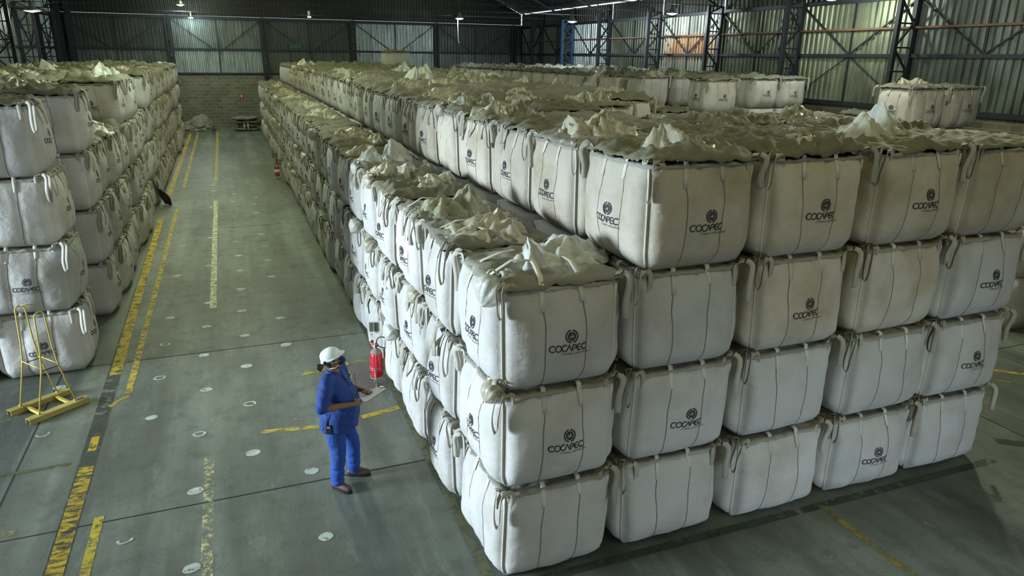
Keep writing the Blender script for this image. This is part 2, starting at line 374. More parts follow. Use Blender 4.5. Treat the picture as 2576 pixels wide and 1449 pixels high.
# roof trusses
def truss(y):
    b = MB(); N = 26; T = []; B = []
    for i in range(N + 1):
        x = X0 + .5 + (X1 - X0 - 1.0) * i / N; T.append(Vector((x, y, roofz(x) - .22)))
        B.append(Vector((x, y, 7.35 + 4.1 * (1 - ((x - 6.3) / 15.5) ** 2) * .92)))
    for i in range(N):
        b.bar(T[i], T[i + 1], .09); b.bar(B[i], B[i + 1], .09)
        if i % 2 == 0: b.bar(B[i], T[i + 1], .045)
        else: b.bar(T[i], B[i + 1], .045)
        b.bar(T[i], B[i], .04)
    b.bar((X0 + .5, y, 7.38), (X1 - .5, y, 7.38), .03)
    return b
for y in PR:
    if y > 3: trim(truss(y))
b = MB()
for x in (-8, -6, -4, -2, 0, 2, 4, 6.3, 8.5, 10.5, 12.5, 14.5, 16.5, 18.5, 20.3, 21.6): b.box((x, (YF + 10) / 2, roofz(x) - .1), (.06, YF - 10, .12))
trim(b)

# signs and wall fittings
def textmesh(txt, size, shear=0., extr=0.0):
    c = bpy.data.curves.new('t', 'FONT'); c.body = txt; c.size = size; c.align_x = 'CENTER'; c.align_y = 'CENTER'; c.shear = shear; c.extrude = extr; c.resolution_u = 3
    o = bpy.data.objects.new('t', c); COL.objects.link(o); bpy.context.view_layer.update()
    me = o.evaluated_get(bpy.context.evaluated_depsgraph_get()).to_mesh()
    v = [tuple(p.co) for p in me.vertices]; f = [tuple(p.vertices) for p in me.polygons]
    o.to_mesh_clear(); bpy.data.objects.remove(o); bpy.data.curves.remove(c); return v, f
def facing_front(v, x, y, z): return [(x + p[0], y - p[2], z + p[1]) for p in v]
def sign(x, y, z, w_, h_, label, txt, ts, hang=0., arrow=True):
    e = empty('exit_sign', (x, y, z)); setp(e, label, 'sign')
    b = MB(); b.box((0, 0, 0), (w_, .03, h_)); b.build('panel', M_GREEN, e)
    b = MB(); t = .015
    for (cx, cz, dx, dz) in ((0, h_ / 2 - .03, w_ - .04, t), (0, -h_ / 2 + .03, w_ - .04, t), (-w_ / 2 + .03, 0, t, h_ - .06), (w_ / 2 - .03, 0, t, h_ - .06)): b.box((cx, -.02, cz), (dx, .006, dz))
    b.build('border', M_SIGNW, e)
    v, f = textmesh(txt, ts, 0, .003); obj('lettering', mesh('lettering', facing_front(v, -.08, -.022, 0), f, M_SIGNW, False), e)
    if arrow:
        b = MB(); b.add([(w_ * .33, -.02, 0), (w_ * .33, -.02, .05), (w_ * .42, -.02, 0), (w_ * .33, -.02, -.05), (w_ * .33, -.026, 0), (w_ * .33, -.026, .05), (w_ * .42, -.026, 0), (w_ * .33, -.026, -.05)], [(5, 6, 7), (1, 2, 6, 5), (2, 3, 7, 6)]); b.build('arrow', M_SIGNW, e)
    if hang: b = MB(); b.bar((-w_ * .4, 0, h_ / 2), (-w_ * .4, 0, hang), .01); b.bar((w_ * .4, 0, h_ / 2), (w_ * .4, 0, hang), .01); b.build('hanger', M_WIRE, e)
    return e
sign(6.70, 34.6, 7.93, 1.25, .52, 'green hanging exit sign cut by the top edge of the picture', 'SAÍDA', .30, hang=3.5)
sign(5.10, YF - .2, 5.48, 1.05, .46, 'dark green exit sign on the far wall rail above the stacked bags', 'SAÍDA', .26, arrow=False)
e = empty('fire_point_sign', (1.13, YF + .0, 2.15)); setp(e, 'small red and white fire extinguisher sign on block wall', 'sign')
b = MB(); b.box((0, 0, 0), (.25, .02, .25)); b.build('panel', mat('sign_red', (.45, .02, .02), .5), e)
b = MB(); b.box((.01, -.014, -.02), (.06, .006, .15)); b.box((0, -.014, .075), (.03, .006, .04)); b.box((-.05, -.014, .02), (.02, .006, .11)); b.build('pictogram', M_PAPER, e)

def lamp(x, y, z, label, power, col=(.82, .95, 1.0), rod=1.0, cable=0., size=.28, light=True):
    e = empty('high_bay_lamp', (x, y, z)); setp(e, label, 'ceiling lamp', 'high bay lamps under the roof')
    b = MB(); b.lathe([(.03, .34), (.08, .33), (.10, .20), (size * .7, .06), (size, -.04), (size - .02, -.045), (size * .66, .04), (.05, .14)], 20); b.build('reflector', M_LAMP, e, True)
    b = MB(); b.lathe([(.02, -.10), (.10, -.09), (size * .8, -.045), (size * .8, -.02), (.02, -.015)], 20); b.build('glowing_lens', M_GLOW, e, True)
    b = MB(); b.bar((0, 0, .33), (0, 0, .33 + rod), .03); b.build('stem', M_STEEL, e)
    if cable: b = MB(); b.tube([(-.12, 0, -.05), (-.12, 0, -cable * .5), (-.10, 0, -cable + .1), (-.04, 0, -cable + .02), (-.06, 0, -cable - .06)], .03, 8); b.build('hanging_tube', mat('white_tube', (.75, .78, .70), .5), e, True)
    if light:
        l = bpy.data.lights.new('lamp_light', 'POINT'); l.energy = power; l.color = col; l.shadow_soft_size = .16
        o = bpy.data.objects.new('lamp_light', l); COL.objects.link(o); o.parent = e; o.location = (0, 0, -.28)
    return e
lamp(14.11, 44.92, 7.25, 'small glowing roof lamp with a long white tube hanging below', 160, cable=1.45, rod=2.2)
lamp(18.9, 38.8, 6.98, 'glowing roof lamp in front of the blue lattice column', 620, rod=1.8)
lamp(20.6, 31.3, 7.12, 'bright roof lamp over the rust stained part of right wall', 330, rod=1.3)
lamp(20.3, 20.9, 7.12, 'roof lamp cut by the top edge of the picture near right wall', 250, (.92, 1, .86), rod=1.3)
lamp(-1.89, 49.69, 7.75, 'small roof lamp above the far end of the aisle', 330, (.75, .95, 1), rod=2.6, size=.24)
lamp(-1.5, 53.3, 7.2, 'tiny glowing roof lamp closest to the far wall', 60, (.75, .95, 1), rod=2.5, size=.2)
lamp(-8.2, 42.5, 6.85, 'roof lamp over the left stack by the side wall', 60, (1, .9, .9), rod=1.6, size=.4)
lamp(5.54, 49.36, 7.3, 'tiny roof lamp above far bags left of the lone upper bag', 40, rod=3.0, size=.12)
lamp(15.4, 16.5, 7.6, 'lamp over the far part of the lane right of the big stack', 480, (.95, 1, .80), rod=2.5)
lamp(12.6, 9.8, 7.6, 'lamp over the near part of the lane right of the big stack', 620, (1, 1, .72), rod=2.5)
lamp(-.3, 22.5, 8.4, 'lamp over the middle of the main aisle', 520, (.78, 1, .90), rod=2.5)

# ------------------------------------------------------------------ floor markings (parts of the floor)
def strip(x0, y0, x1, y1, wd, m, name='lane_line', z=.003):
    a = Vector((x0, y0, 0)); c = Vector((x1, y1, 0)); d = (c - a).normalized(); n = Vector((-d.y, d.x, 0)) * wd / 2; L = (c - a).length; k = max(1, int(L / .5)); b = MB(); v = []
    for i in range(k + 1):
        p = a + (c - a) * i / k
        for s in (-1, 1): v.append((p.x + n.x * s, p.y + n.y * s, z))
    b.add(v, [(2 * i, 2 * i + 1, 2 * i + 3, 2 * i + 2)[::-1] for i in range(k)])
    o = b.build(name, m, FLOOR); return o
strip(-2.08, 6.2, -2.16, 15.2, .20, M_BLK, 'dark_tape', .002); strip(-2.16, 15.2, -2.25, 24, .20, M_BLK, 'dark_tape', .002)
strip(-2.08, 6.6, -2.10, 9.2, .17, M_YELN); strip(-2.115, 12.1, -2.25, 24.3, .17, M_YEL); strip(-2.26, 28.5, -2.28, 51, .17, M_YEL, 'lane_line'); strip(-2.1, 9.6, -2.105, 10.0, .10, M_YEL)
strip(-1.80, 6.9, -1.80, 8.0, .10, M_YEL2); strip(-1.84, 11.3, -1.86, 26, .10, M_YEL2); strip(-1.84, 30.0, -1.84, 51, .11, M_YEL); strip(-2.05, 10.9, -1.83, 11.2, .08, M_YEL2)
strip(-.66, 5.2, -.66, 8.9, .12, paint('scraped_cream_paint', (.68, .64, .34), .47, 9.)); strip(-.66, 9.5, -.66, 14.5, .10, paint('traces_of_cream_paint', (.50, .48, .28), .36, 12.)); strip(-.66, 15.0, -.66, 27.0, .13, M_CRM); strip(-.66, 31.5, -.66, 52, .14, M_YEL2)
strip(.0, 9.36, .98, 9.20, .10, M_YEL2); strip(1.38, 9.30, 1.96, 9.42, .11, M_YEL); strip(-.66, 9.5, 0, 9.38, .08, paint('traces_of_yellow_paint', (.46, .36, .08), .36, 10.))
strip(.72, 11.1, 1.5, 11.28, .12, M_YEL); strip(1.5, 11.28, 2.1, 11.35, .12, M_YELF); strip(1.42, 10.05, 1.40, 11.2, .14, M_YELF); strip(1.42, 10.08, 2.2, 10.2, .12, M_YELF)
strip(1.80, 10.15, 1.80, 11.2, .62, M_RED, 'red_patch', .002)
strip(1.99, 5.2, 2.06, 14, .12, M_OLV, 'olive_tape', .004); strip(2.06, 14, 2.05, 36, .12, M_OLV, 'olive_tape', .004)
strip(1.2, 31.0, 1.9, 31.0, .15, M_YELF, 'lane_line'); strip(.6, 53.2, 1.1, 53.2, .3, M_YEL, 'lane_line')
strip(6.07, 5.25, 6.07, .8, .10, paint('dirty_yellow_paint', (.33, .28, .05), .50, 8.)); strip(4.88, 5.0, 4.85, 1.0, .09, paint('traces_of_yellow_paint_front', (.36, .29, .05), .40, 9.)); strip(1.9, 5.33, 9.0, 5.27, .11, M_BLK, 'dark_tape'); strip(10.2, 8.6, 12.8, 6.4, .10, M_YEL2); strip(9.5, 5.6, 12, 4.0, .16, M_BLK, 'dark_tape'); strip(9.9, 8.3, 13, 5.6, .08, M_YELF)
strip(-7, 7.8, -2.6, 8.0, .10, M_YELF); strip(-6, 10.6, -2.9, 11.0, .06, M_YELF); strip(-8, 9.2, -2.3, 9.35, .08, M_OLV, 'olive_tape')
for (y0, x0, x1) in ((7.87, -9.5, 22), (12.6, -9.5, 22), (22.5, -9.5, 22), (32.4, -9.5, 22), (2.9, -9.5, 22)): strip(x0, y0, x1, y0 + .02, .018, M_JOINT, 'expansion_joint', .0025)
strip(-2.86, 2.9, -2.92, 12.6, .018, M_JOINT, 'expansion_joint', .0025); strip(10.0, 2.9, 10.0, 8, .018, M_JOINT, 'expansion_joint', .0025)
def pix2floor(u, v, z=0):
    d = r_ * ((u - 1288) / FPX) + d_ * ((v - 724.5) / FPX) + f_; t = (z - 5) / d.z; return d.x * t, d.y * t
rings = [(402, 951), (502, 1092), (629, 1016), (594, 608), (666, 619), (108, 1093), (313, 1360), (458, 618), (415, 866)]
discs = [(381, 1051), (519, 981), (513, 894), (519, 822), (524, 762), (527, 668), (529, 598), (532, 521), (636, 1140), (621, 921), (616, 844), (609, 782), (606, 727), (604, 681), (600, 643), (784, 1185), (720, 867), (704, 800), (764, 710), (683, 696), (674, 655), (657, 589), (491, 1236), (483, 1430), (428, 800), (446, 694), (587, 507), (537, 480), (534, 466), (586, 470), (588, 488), (644, 497), (640, 513), (646, 535), (740, 950), (696, 470), (540, 450), (625, 396), (1690 + 390, 1393), (2336, 1320), (753, 1052), (820, 1350), (150, 975)]
for k, (u, v) in enumerate(rings + discs):
    x, y = pix2floor(u, v); random.seed(900 + k); n = 28; R0 = .070 + .016 * random.random(); ph = random.random() * 9; b = MB()
    el = 1.15; an = random.uniform(-.3, .3)
    def pt(a, r):
        q = 1 + .16 * mn.noise(Vector((math.cos(a) * 1.5, math.sin(a) * 1.5, ph))); X = r * q * el * math.cos(a); Y = r * q * math.sin(a) * .95
        return (x + X * math.cos(an) - Y * math.sin(an), y + X * math.sin(an) + Y * math.cos(an), .0035)
    if k < len(rings):
        n0 = n if k not in (5, 6) else 17
        v_ = []
        for i in range(n0 + 1): a = 2 * PI * i / n + ph; v_ += [pt(a, R0), pt(a, R0 * (.62 + .12 * mn.noise(Vector((i * .5, ph, 1)))))]
        b.add(v_, [(2 * i, 2 * i + 2, 2 * i + 3, 2 * i + 1) for i in range(n0)])
    else:
        b.add([pt(2 * PI * i / n, R0) for i in range(n)], [tuple(range(n))])
    b.build('painted_ring' if k < len(rings) else 'painted_dot', M_WHTF if x > 2.2 or (u, v) in ((764, 710), (740, 950), (753, 1052), (696, 470)) else M_WHT, FLOOR)

# ------------------------------------------------------------------ bulk bags
W0, D0, H0 = 1.20, 1.20, 1.00
class BagShape:
    """outer surface of one filled bulk bag: four quilted faces between wavy vertical seams"""
    def __init__(s, seed, belly=.055, pillow=.02):
        s.sd = seed; s.belly = belly; s.pil = pillow; rn = random.Random(seed); s.ph = [rn.random() * 6 for _ in range(12)]; s.lean = (rn.uniform(-.03, .03), rn.uniform(-.03, .03))
    def seam(s, face, k, z): # t position of seam k (0,1)
        return (-1 / 3 if k == 0 else 1 / 3) + .018 * math.sin(5.2 * z + s.ph[face * 2 + k]) + .010 * math.sin(13 * z + s.ph[face])
    def inset(s, z):
        q = 0.
        if z < .20: q += .090 * (1 - z / .20) ** 2.2
        if z > .80: q += .030 * ((z - .80) / .20) ** 2
        return q
    def p(s, face, t, z, out=0.):
        a_n, a_t = (D0 / 2, W0 / 2) if face in (0, 2) else (W0 / 2, D0 / 2)
        ins = s.inset(z); s0, s1 = s.seam(face, 0, z), s.seam(face, 1, z)
        if t < s0: u = (t + 1) / (s0 + 1)
        elif t < s1: u = (t - s0) / (s1 - s0)
        else: u = (t - s1) / (1 - s1)
        edge = max(0., min(1., (1 - abs(t)) / .17)); zf = math.sin(PI * min(1, max(0, z)) ** .8) if 0 < z < 1 else 0
        off = s.belly * zf * (1 - t * t) ** .8 + s.pil * (math.sin(PI * u) ** .55 - .35) * min(1, zf * 1.6) * (1 if abs(t) < .999 else 0)
        w_ = Vector(((t * 2 + face * 7.1 + s.sd), z * 2.3, s.sd * .37)); fade = min(1., edge) * min(1, zf * 2)
        off += .034 * mn.noise(w_) * fade + .010 * mn.noise(w_ * 4.1) * fade
        if z > .72: off += .022 * mn.noise(Vector((t * 12 + face * 3, z * 2.5, s.sd))) * smoothstep((z - .72) / .15) * edge
        ci = .055 * (1 - edge) ** 2 * min(1, zf * 2 + .2)
        n = a_n - ins - ci + off * min(1, edge * 1.3) + .010 * (1 - edge) ** 8 + out
        tt = t * (a_t - ins) - math.copysign(ci, t)
        if face == 0: q = (tt, -n)
        elif face == 1: q = (n, tt)
        elif face == 2: q = (-tt, n)
        else: q = (-n, -tt)
        return Vector((q[0] + s.lean[0] * z, q[1] + s.lean[1] * z, z * H0))
    def body(s, nt, nz, cap=4):
        ts = []
        base = [-1 + 2 * i / nt for i in range(nt)]
        v = []; f = []; ring = 4 * nt
        zs = [smoothstep(i / nz) * .35 + .65 * i / nz for i in range(nz + 1)]
        for z in zs:
            for face in range(4):
                for t in base:
                    if nt >= 12:   # move columns onto the seams so the quilting reads
                        for k in (0, 1):
                            c = -1 / 3 if k == 0 else 1 / 3
                            d = (t - c)
                            if abs(d) < .34: t = t + (s.seam(face, k, z) - c) * (1 - abs(d) / .34)
                    p = s.p(face, t, z)
                    if z > .999: p.z += -.02
                    v.append(p)
        for i in range(len(zs) - 1):
            for j in range(ring): f.append((i * ring + j, i * ring + (j + 1) % ring, (i + 1) * ring + (j + 1) % ring, (i + 1) * ring + j))
        top = (len(zs) - 1) * ring
        for c in range(1, cap + 1):
            sc = 1 - c / (cap + .6)
            for j in range(ring):
                p = Vector(v[top + j]); q = Vector((p.x * sc, p.y * sc, H0 - .02 + .035 * (1 - sc * sc) + .03 * mn.noise(Vector((p.x * sc * 4, p.y * sc * 4, s.sd)))))
                v.append(q)
            k0 = top + (c - 1) * ring
            for j in range(ring): f.append((k0 + j, k0 + (j + 1) % ring, k0 + ring + (j + 1) % ring, k0 + ring + j))
        k0 = top + cap * ring; f.append(tuple(k0 + j for j in range(ring))); f.append(tuple(range(ring))[::-1])
        return v, f
    def seams(s, faces=(0, 1, 3), n=14, r=.006):
        b = MB(); cs = []
        for face in faces:
            for k in (0, 1):
                b.tube([s.p(face, s.seam(face, k, z), z, .001) for z in [.03 + .93 * i / n for i in range(n + 1)]], r, 5, False)
        for face in range(4):
            pts = [s.p(face, .975, z, .010) for z in [.02 + .95 * i / n for i in range(n + 1)]]
            nd = [Vector((0, -1, 0)), Vector((1, 0, 0)), Vector((0, 1, 0)), Vector((-1, 0, 0))][face]; td = nd.cross(Vector((0, 0, 1))) * -1
            c = MB(); c.ribbon(pts, td, .030, .008); cs.append(c)
        return b, cs
def face_dirs(face):
    n = [Vector((0, -1, 0)), Vector((1, 0, 0)), Vector((0, 1, 0)), Vector((-1, 0, 0))][face]
    t = [Vector((1, 0, 0)), Vector((0, 1, 0)), Vector((-1, 0, 0)), Vector((0, -1, 0))][face]
    return n, t
# --- printed logo, laid on the curved face
def logo_flat():
    V = []; F = []
    def stroke(pts, wd, closed=False):
        N = len(pts); k0 = len(V)
        for i, p in enumerate(pts):
            a = pts[(i + 1) % N] if closed else pts[min(i + 1, N - 1)]; c = pts[i - 1] if (closed or i) else pts[0]
            d = Vector((a[0] - c[0], a[1] - c[1])); d.normalize() if d.length else None; n = Vector((-d.y, d.x)) * wd / 2
            V.append((p[0] + n.x, p[1] + n.y)); V.append((p[0] - n.x, p[1] - n.y))
        for i in range(N if closed else N - 1): j = (i + 1) % N; F.append((k0 + 2 * i, k0 + 2 * i + 1, k0 + 2 * j + 1, k0 + 2 * j))
    def arc(cx, cy, rx, ry, a0, a1, n=14): return [(cx + rx * math.cos(math.radians(a0 + (a1 - a0) * i / n)), cy + ry * math.sin(math.radians(a0 + (a1 - a0) * i / n))) for i in range(n + 1)]
    def line(a, b, n=3): return [(a[0] + (b[0] - a[0]) * i / n, a[1] + (b[1] - a[1]) * i / n) for i in range(n + 1)]
    h = .032; r = .030; wd = .0125; y = -.035; x = -.172
    stroke(arc(x, y, r, h, 48, 312), wd); x += .058
    stroke(arc(x, y, r, h, 0, 360, 20), wd); x += .064
    stroke(arc(x, y, r, h, 48, 320), wd)
    stroke(line((x + .022, y - h * .75), (x + .045, y + h)), wd); stroke(line((x + .045, y + h), (x + .066, y - h)), wd * .9)
    x += .076
    stroke(line((x, y - h), (x, y + h * .6)), wd); stroke(arc(x + .018, y + h * .45, .022, h * .5, 150, -110, 10), wd); x += .072
    stroke(arc(x, y, r * .85, h, 50, 310), wd); stroke(line((x - .022, y), (x + .012, y)), wd * .9); x += .056
    stroke(arc(x, y, r, h, 48, 312), wd)
    # emblem: broken ring, disc with two light peaks
    cx, cy = .022, .080
    stroke(arc(cx, cy, .060, .060, 98, 262, 18), .015); stroke(arc(cx, cy, .060, .060, -78, 82, 18), .015)
    n = 34; s = .092 / n
    def inside(px, py):
        if px * px + py * py > .044 ** 2: return False
        for (tx, w2, top) in ((-.014, .012, .014), (.010, .015, .030)):
            if -.014 < py < top and abs(px - tx) < w2 * (top - py) / (top + .014): return False
            if -.026 < py <= -.014 and abs(px - tx) < .0016: return False
        return True
    for j in range(n):
        i = 0
        while i < n:
            if inside((i + .5) * s - .046, (j + .5) * s - .046):
                i2 = i
                while i2 < n and i2 - i < 6 and inside((i2 + .5) * s - .046, (j + .5) * s - .046): i2 += 1
                k = len(V); x0, x1_, y0, y1 = i * s - .046 + cx, i2 * s - .046 + cx, j * s - .046 + cy, (j + 1) * s - .046 + cy
                V.extend([(x0, y0), (x1_, y0), (x1_, y1), (x0, y1)]); F.append((k, k + 1, k + 2, k + 3)); i = i2
            else: i += 1
    tv, tf = textmesh('O melhor café está aqui', .031, .25); k = len(V)
    V.extend([(p[0] + .065, p[1] - .095) for p in tv]); F.extend([tuple(i + k for i in q) for q in tf])
    return V, F
LV, LF = logo_flat()
def logo_mesh(shape, face, zc=.50, sc=.95, tilt=0., dx=.03):
    a_t = W0 / 2; v = []
    ct, st = math.cos(tilt), math.sin(tilt)
    for (x, y) in LV:
        X = (x * ct - y * st) * sc + dx; Y = (x * st + y * ct) * sc
        z = zc + Y; v.append(shape.p(face, X / a_t, z / H0, .0045))
    return mesh('printed_logo', v, LF, M_INK, False)
# --- straps
def corner_loop(seed, k, L=.30, long=False):
    """lifting loop hanging at corner k between face k and face k+1"""
    rn = random.Random(seed * 13 + k); n0, t0 = face_dirs(k); n1, _ = face_dirs((k + 1) % 4); diag = (n0 + n1).normalized()
    c = Vector((0, 0, H0)) + n0 * (D0 / 2 - .03) + n1 * (W0 / 2 - .03)
    A = c - n1 * .09 + n0 * .035 + Vector((0, 0, -.03)); B = c - n0 * .09 + n1 * .035 + Vector((0, 0, -.03))
    L *= rn.uniform(.75, 1.3); tip = c + diag * rn.uniform(.06, .10) + n0 * rn.uniform(-.02, .06) + Vector((0, 0, -L)); side = (n1 - n0).normalized() * .03
    top = .06 + .05 * rn.random()
    P = [A + Vector((0, 0, -.16)), A + Vector((0, 0, -.05)), A + Vector((0, 0, top * .6)), A.lerp(c + diag * .06, .6) + Vector((0, 0, top)), c + diag * .11 - side + Vector((0, 0, top * .3)), tip - side + Vector((0, 0, L * .5)), tip - side * .8 + Vector((0, 0, .05)), tip,
         tip + side * .8 + Vector((0, 0, .05)), tip + side + Vector((0, 0, L * .5)), c + diag * .10 + side + Vector((0, 0, top * .2)), B.lerp(c + diag * .06, .5) + Vector((0, 0, top * .8)), B + Vector((0, 0, top * .4)), B + Vector((0, 0, -.16))]
    Q = []
    for i in range(len(P) - 1):
        p0, p1, p2, p3 = P[max(i - 1, 0)], P[i], P[i + 1], P[min(i + 2, len(P) - 1)]
        for j in range(3):
            t = j / 3; Q.append(.5 * ((2 * p1) + (p2 - p0) * t + (2 * p0 - 5 * p1 + 4 * p2 - p3) * t * t + (3 * p1 - p0 - 3 * p2 + p3) * t ** 3))
    Q.append(P[-1]); b = MB(); wdir = (n1 - n0).normalized(); wd = []
    for i, q in enumerate(Q):
        u = i / (len(Q) - 1); wd.append(((-n1) if u < .2 else (n0 * .5 + n1 * .8 if u < .8 else n0)))
    wd2 = [sum((wd[max(0, min(len(wd) - 1, i + d))] for d in (-2, -1, 0, 1, 2)), Vector()) + Vector((.001, .002, 0)) for i in range(len(wd))]
    b.ribbon(Q, wd2, .052, .005); return b.mesh('lifting_loop', M_WEBD, True)
def webbing_tab(shape, face, k, over=.0, seed=0):
    n, t = face_dirs(face); rn = random.Random(seed * 5 + k + face * 3); s_ = shape.seam(face, k, .95); P = []
    L = rn.uniform(.13, .22)
    for z in (1 - L, 1 - L * .5, .985): P.append(shape.p(face, s_, z, .010))
    e = P[-1]; P.append(e + Vector((0, 0, .045)) - n * .01)
    if over > .02: P += [e - n * .10 + Vector((0, 0, .095)) + t * rn.uniform(-.03, .05), e - n * over * .6 + Vector((0, 0, .165)) + t * rn.uniform(-.04, .06), e - n * over + Vector((0, 0, .17)) + t * rn.uniform(-.05, .08)]
    else: P += [e - n * .05 + Vector((0, 0, .06)), e - n * .12 + Vector((0, 0, .03))]
    b = MB(); b.ribbon(P, t, .050, .005); return b.mesh('webbing_tab', M_WEB, True)
def hem_mesh(shape, seed, amp=.03):
    """gathered fabric edge running around the top of the bag"""
    b = MB(); v = []; f = []; n = 30; rn = random.Random(seed)
    L = []
    for face in range(4):
        for i in range(n): L.append((face, -1 + 2 * i / n))
    for (face, t) in L:
        nn, td = face_dirs(face); p = shape.p(face, t, .965); q = mn.noise(Vector((t * 5 + face * 9, seed, 0))); q2 = mn.noise(Vector((t * 13 + face * 5, seed, 4)))
        o1 = amp * max(0, .3 + 1.3 * q); zz = .028 * q2 + .02 * q
        v += [p + nn * .004, p + nn * (o1 + .006) + Vector((0, 0, .014 + zz * .5)), p + nn * o1 * .8 + Vector((0, 0, .032 + zz)), p - nn * .03 + Vector((0, 0, .040 + zz * .6)), p - nn * .10 + Vector((0, 0, .02))]
    m = len(L)
    for i in range(m):
        j = (i + 1) % m
        for k in range(4): f.append((i * 5 + k, j * 5 + k, j * 5 + k + 1, i * 5 + k + 1))
    return mesh('top_hem', v, f, M_HEM)
def skirt_mesh(seed, amp=.10, m=M_FLAP, n=30, over=.06):
    """loose folded top skirt lying over the bag mouth"""
    rn = random.Random(seed); v = []; f = []; S = .60
    o = Vector((rn.random() * 50, rn.random() * 50, rn.random() * 50)); a = rn.random() * PI; ca, sa = math.cos(a), math.sin(a)
    for j in range(n + 1):
        for i in range(n + 1):
            x, y = -1 + 2 * i / n, -1 + 2 * j / n; e = max(abs(x), abs(y)); edge = smoothstep((1 - e) / .25)
            k = 1 + over * (1 + 1.4 * mn.noise(Vector((x * 3, y * 3, 0)) + o)) * (1 if e > .97 else .3)
            u = x * ca + y * sa; w_ = -x * sa + y * ca
            r1 = 1 - abs(mn.noise(Vector((u * 1.1, w_ * 2.6, 1)) + o)) * 2.4; r2 = 1 - abs(mn.noise(Vector((u * 3, w_ * 5.5, 7)) + o)) * 2.4
            r3 = 1 - abs(mn.noise(Vector((u * 7 + w_ * 2, w_ * 7, 2)) + o)) * 2.6; z = .035 + amp * (.5 * max(0, r1) ** 1.5 + .22 * max(0, r2) + .09 * max(0, r3) + .6 * max(0, mn.noise(Vector((x, y, 3)) * 1.5 + o))) * (.40 + .60 * edge)
            if e > .97: z -= .02 + .05 * abs(mn.noise(Vector((x * 4, y * 4, 5)) + o))
            v.append((x * S * k, y * S * k, H0 + z))
    for j in range(n):
        for i in range(n): q = j * (n + 1) + i; f.append((q, q + 1, q + n + 2, q + n + 1))
    # underside for thickness
    K = len(v); v += [(p[0] * .985, p[1] * .985, p[2] - .012) for p in v[:K]]
    f += [(q[3] + K, q[2] + K, q[1] + K, q[0] + K) for q in f[:]]
    rim = [i for i in range(n + 1)] + [j * (n + 1) + n for j in range(1, n + 1)] + [n * (n + 1) + i for i in range(n - 1, -1, -1)] + [j * (n + 1) for j in range(n - 1, 0, -1)]
    for i in range(len(rim)): p, q = rim[i], rim[(i + 1) % len(rim)]; f.append((q, p, p + K, q + K))
    return mesh('top_skirt', v, f, m)
def liner_mesh(seed, H=.28, R=.36, m=M_LINER, cx=0., cy=0., peaks=2):
    """crumpled inner plastic liner standing up in peaks"""
    rn = random.Random(seed); b = MB(); nth, nr = 36, 12
    for pk in range(peaks):
        px = cx + rn.uniform(-.28, .28) * (peaks > 1); py = cy + rn.uniform(-.28, .28) * (peaks > 1)
        h = H * rn.uniform(.55, 1.1) * (1 if pk == 0 else .7); Rr = R * rn.uniform(.75, 1.15); kk = rn.choice((3, 4, 5)); ph = rn.random() * 6; tx, ty = rn.uniform(-.10, .10), rn.uniform(-.10, .10); o = Vector((rn.random() * 30, seed, pk)); v = []; f = []
        for i in range(nr + 1):
            r = i / nr
            for j in range(nth):
                a = 2 * PI * j / nth; cr = abs(math.sin(kk * a / 2 + ph + r * .8)) ; RR = Rr * (1 + .35 * mn.noise(Vector((math.cos(a) * 1.2, math.sin(a) * 1.2, ph)) + o))
                z = h * (1 - r) ** (.75 + .9 * cr) + .10 * mn.noise(Vector((math.cos(a) * r * 3, math.sin(a) * r * 3, r * 2)) + o) * min(1, r * 2) + .04 * mn.noise(Vector((math.cos(a) * r * 9, math.sin(a) * r * 9, 1)) + o)
                rr = RR * r * (1 - .25 * cr * (1 - r))
                v.append((px + rr * math.cos(a) + tx * (1 - r) ** 2 * 1.5, py + rr * math.sin(a) + ty * (1 - r) ** 2 * 1.5, H0 + .05 + z if r < 1 else H0 + .03))
            if i: f += [((i - 1) * nth + j, (i - 1) * nth + (j + 1) % nth, i * nth + (j + 1) % nth, i * nth + j) for j in range(nth)]
        K = len(v); ff = f[:]; v += [(p[0], p[1], p[2] - .006) for p in v]; f += [tuple(q + K for q in x)[::-1] for x in ff]
        b.add(v, f)
    return b.mesh('plastic_liner', m, True)
def knot_mesh(seed, m, s=.13):
    """gathered and tied bunch of liner hanging over a top corner"""
    rn = random.Random(seed); b = MB(); nu, nv = 40, 14; v = []; f = []
    for i in range(nv + 1):
        w_ = i / nv; r = s * (math.sin(PI * w_ ** .75) ** .8) + .012
        for j in range(nu):
            a = 2 * PI * j / nu; pl = 1 + .13 * abs(math.sin(a * 5 + seed + w_)) * (1 - w_ * .5) + .05 * math.sin(a * 13 + seed) + .25 * mn.noise(Vector((math.cos(a), math.sin(a), w_ * 2 + seed)))
            v.append(Vector((r * pl * math.cos(a), r * pl * math.sin(a) * .8, -w_ * s * 2.0)))
        if i: f += [((i - 1) * nu + j, (i - 1) * nu + (j + 1) % nu, i * nu + (j + 1) % nu, i * nu + j) for j in range(nu)]
    f.append(tuple(range(nu))); f.append(tuple(nv * nu + j for j in range(nu))[::-1])
    R = Matrix.Rotation(rn.uniform(.5, .9), 3, 'Y')
    b.add([R @ p for p in v], f)
    for k in range(5):
        a = rn.random() * 6; d = Vector((math.cos(a), math.sin(a), .8)) * .09
        b.ribbon([Vector((0, 0, 0)), d * .6 + Vector((0, 0, .03)), d, d * 1.3 - Vector((0, 0, .05))], Vector((-math.sin(a), math.cos(a), .3)), .05, .004)
    return b.mesh('tied_liner', m, True)
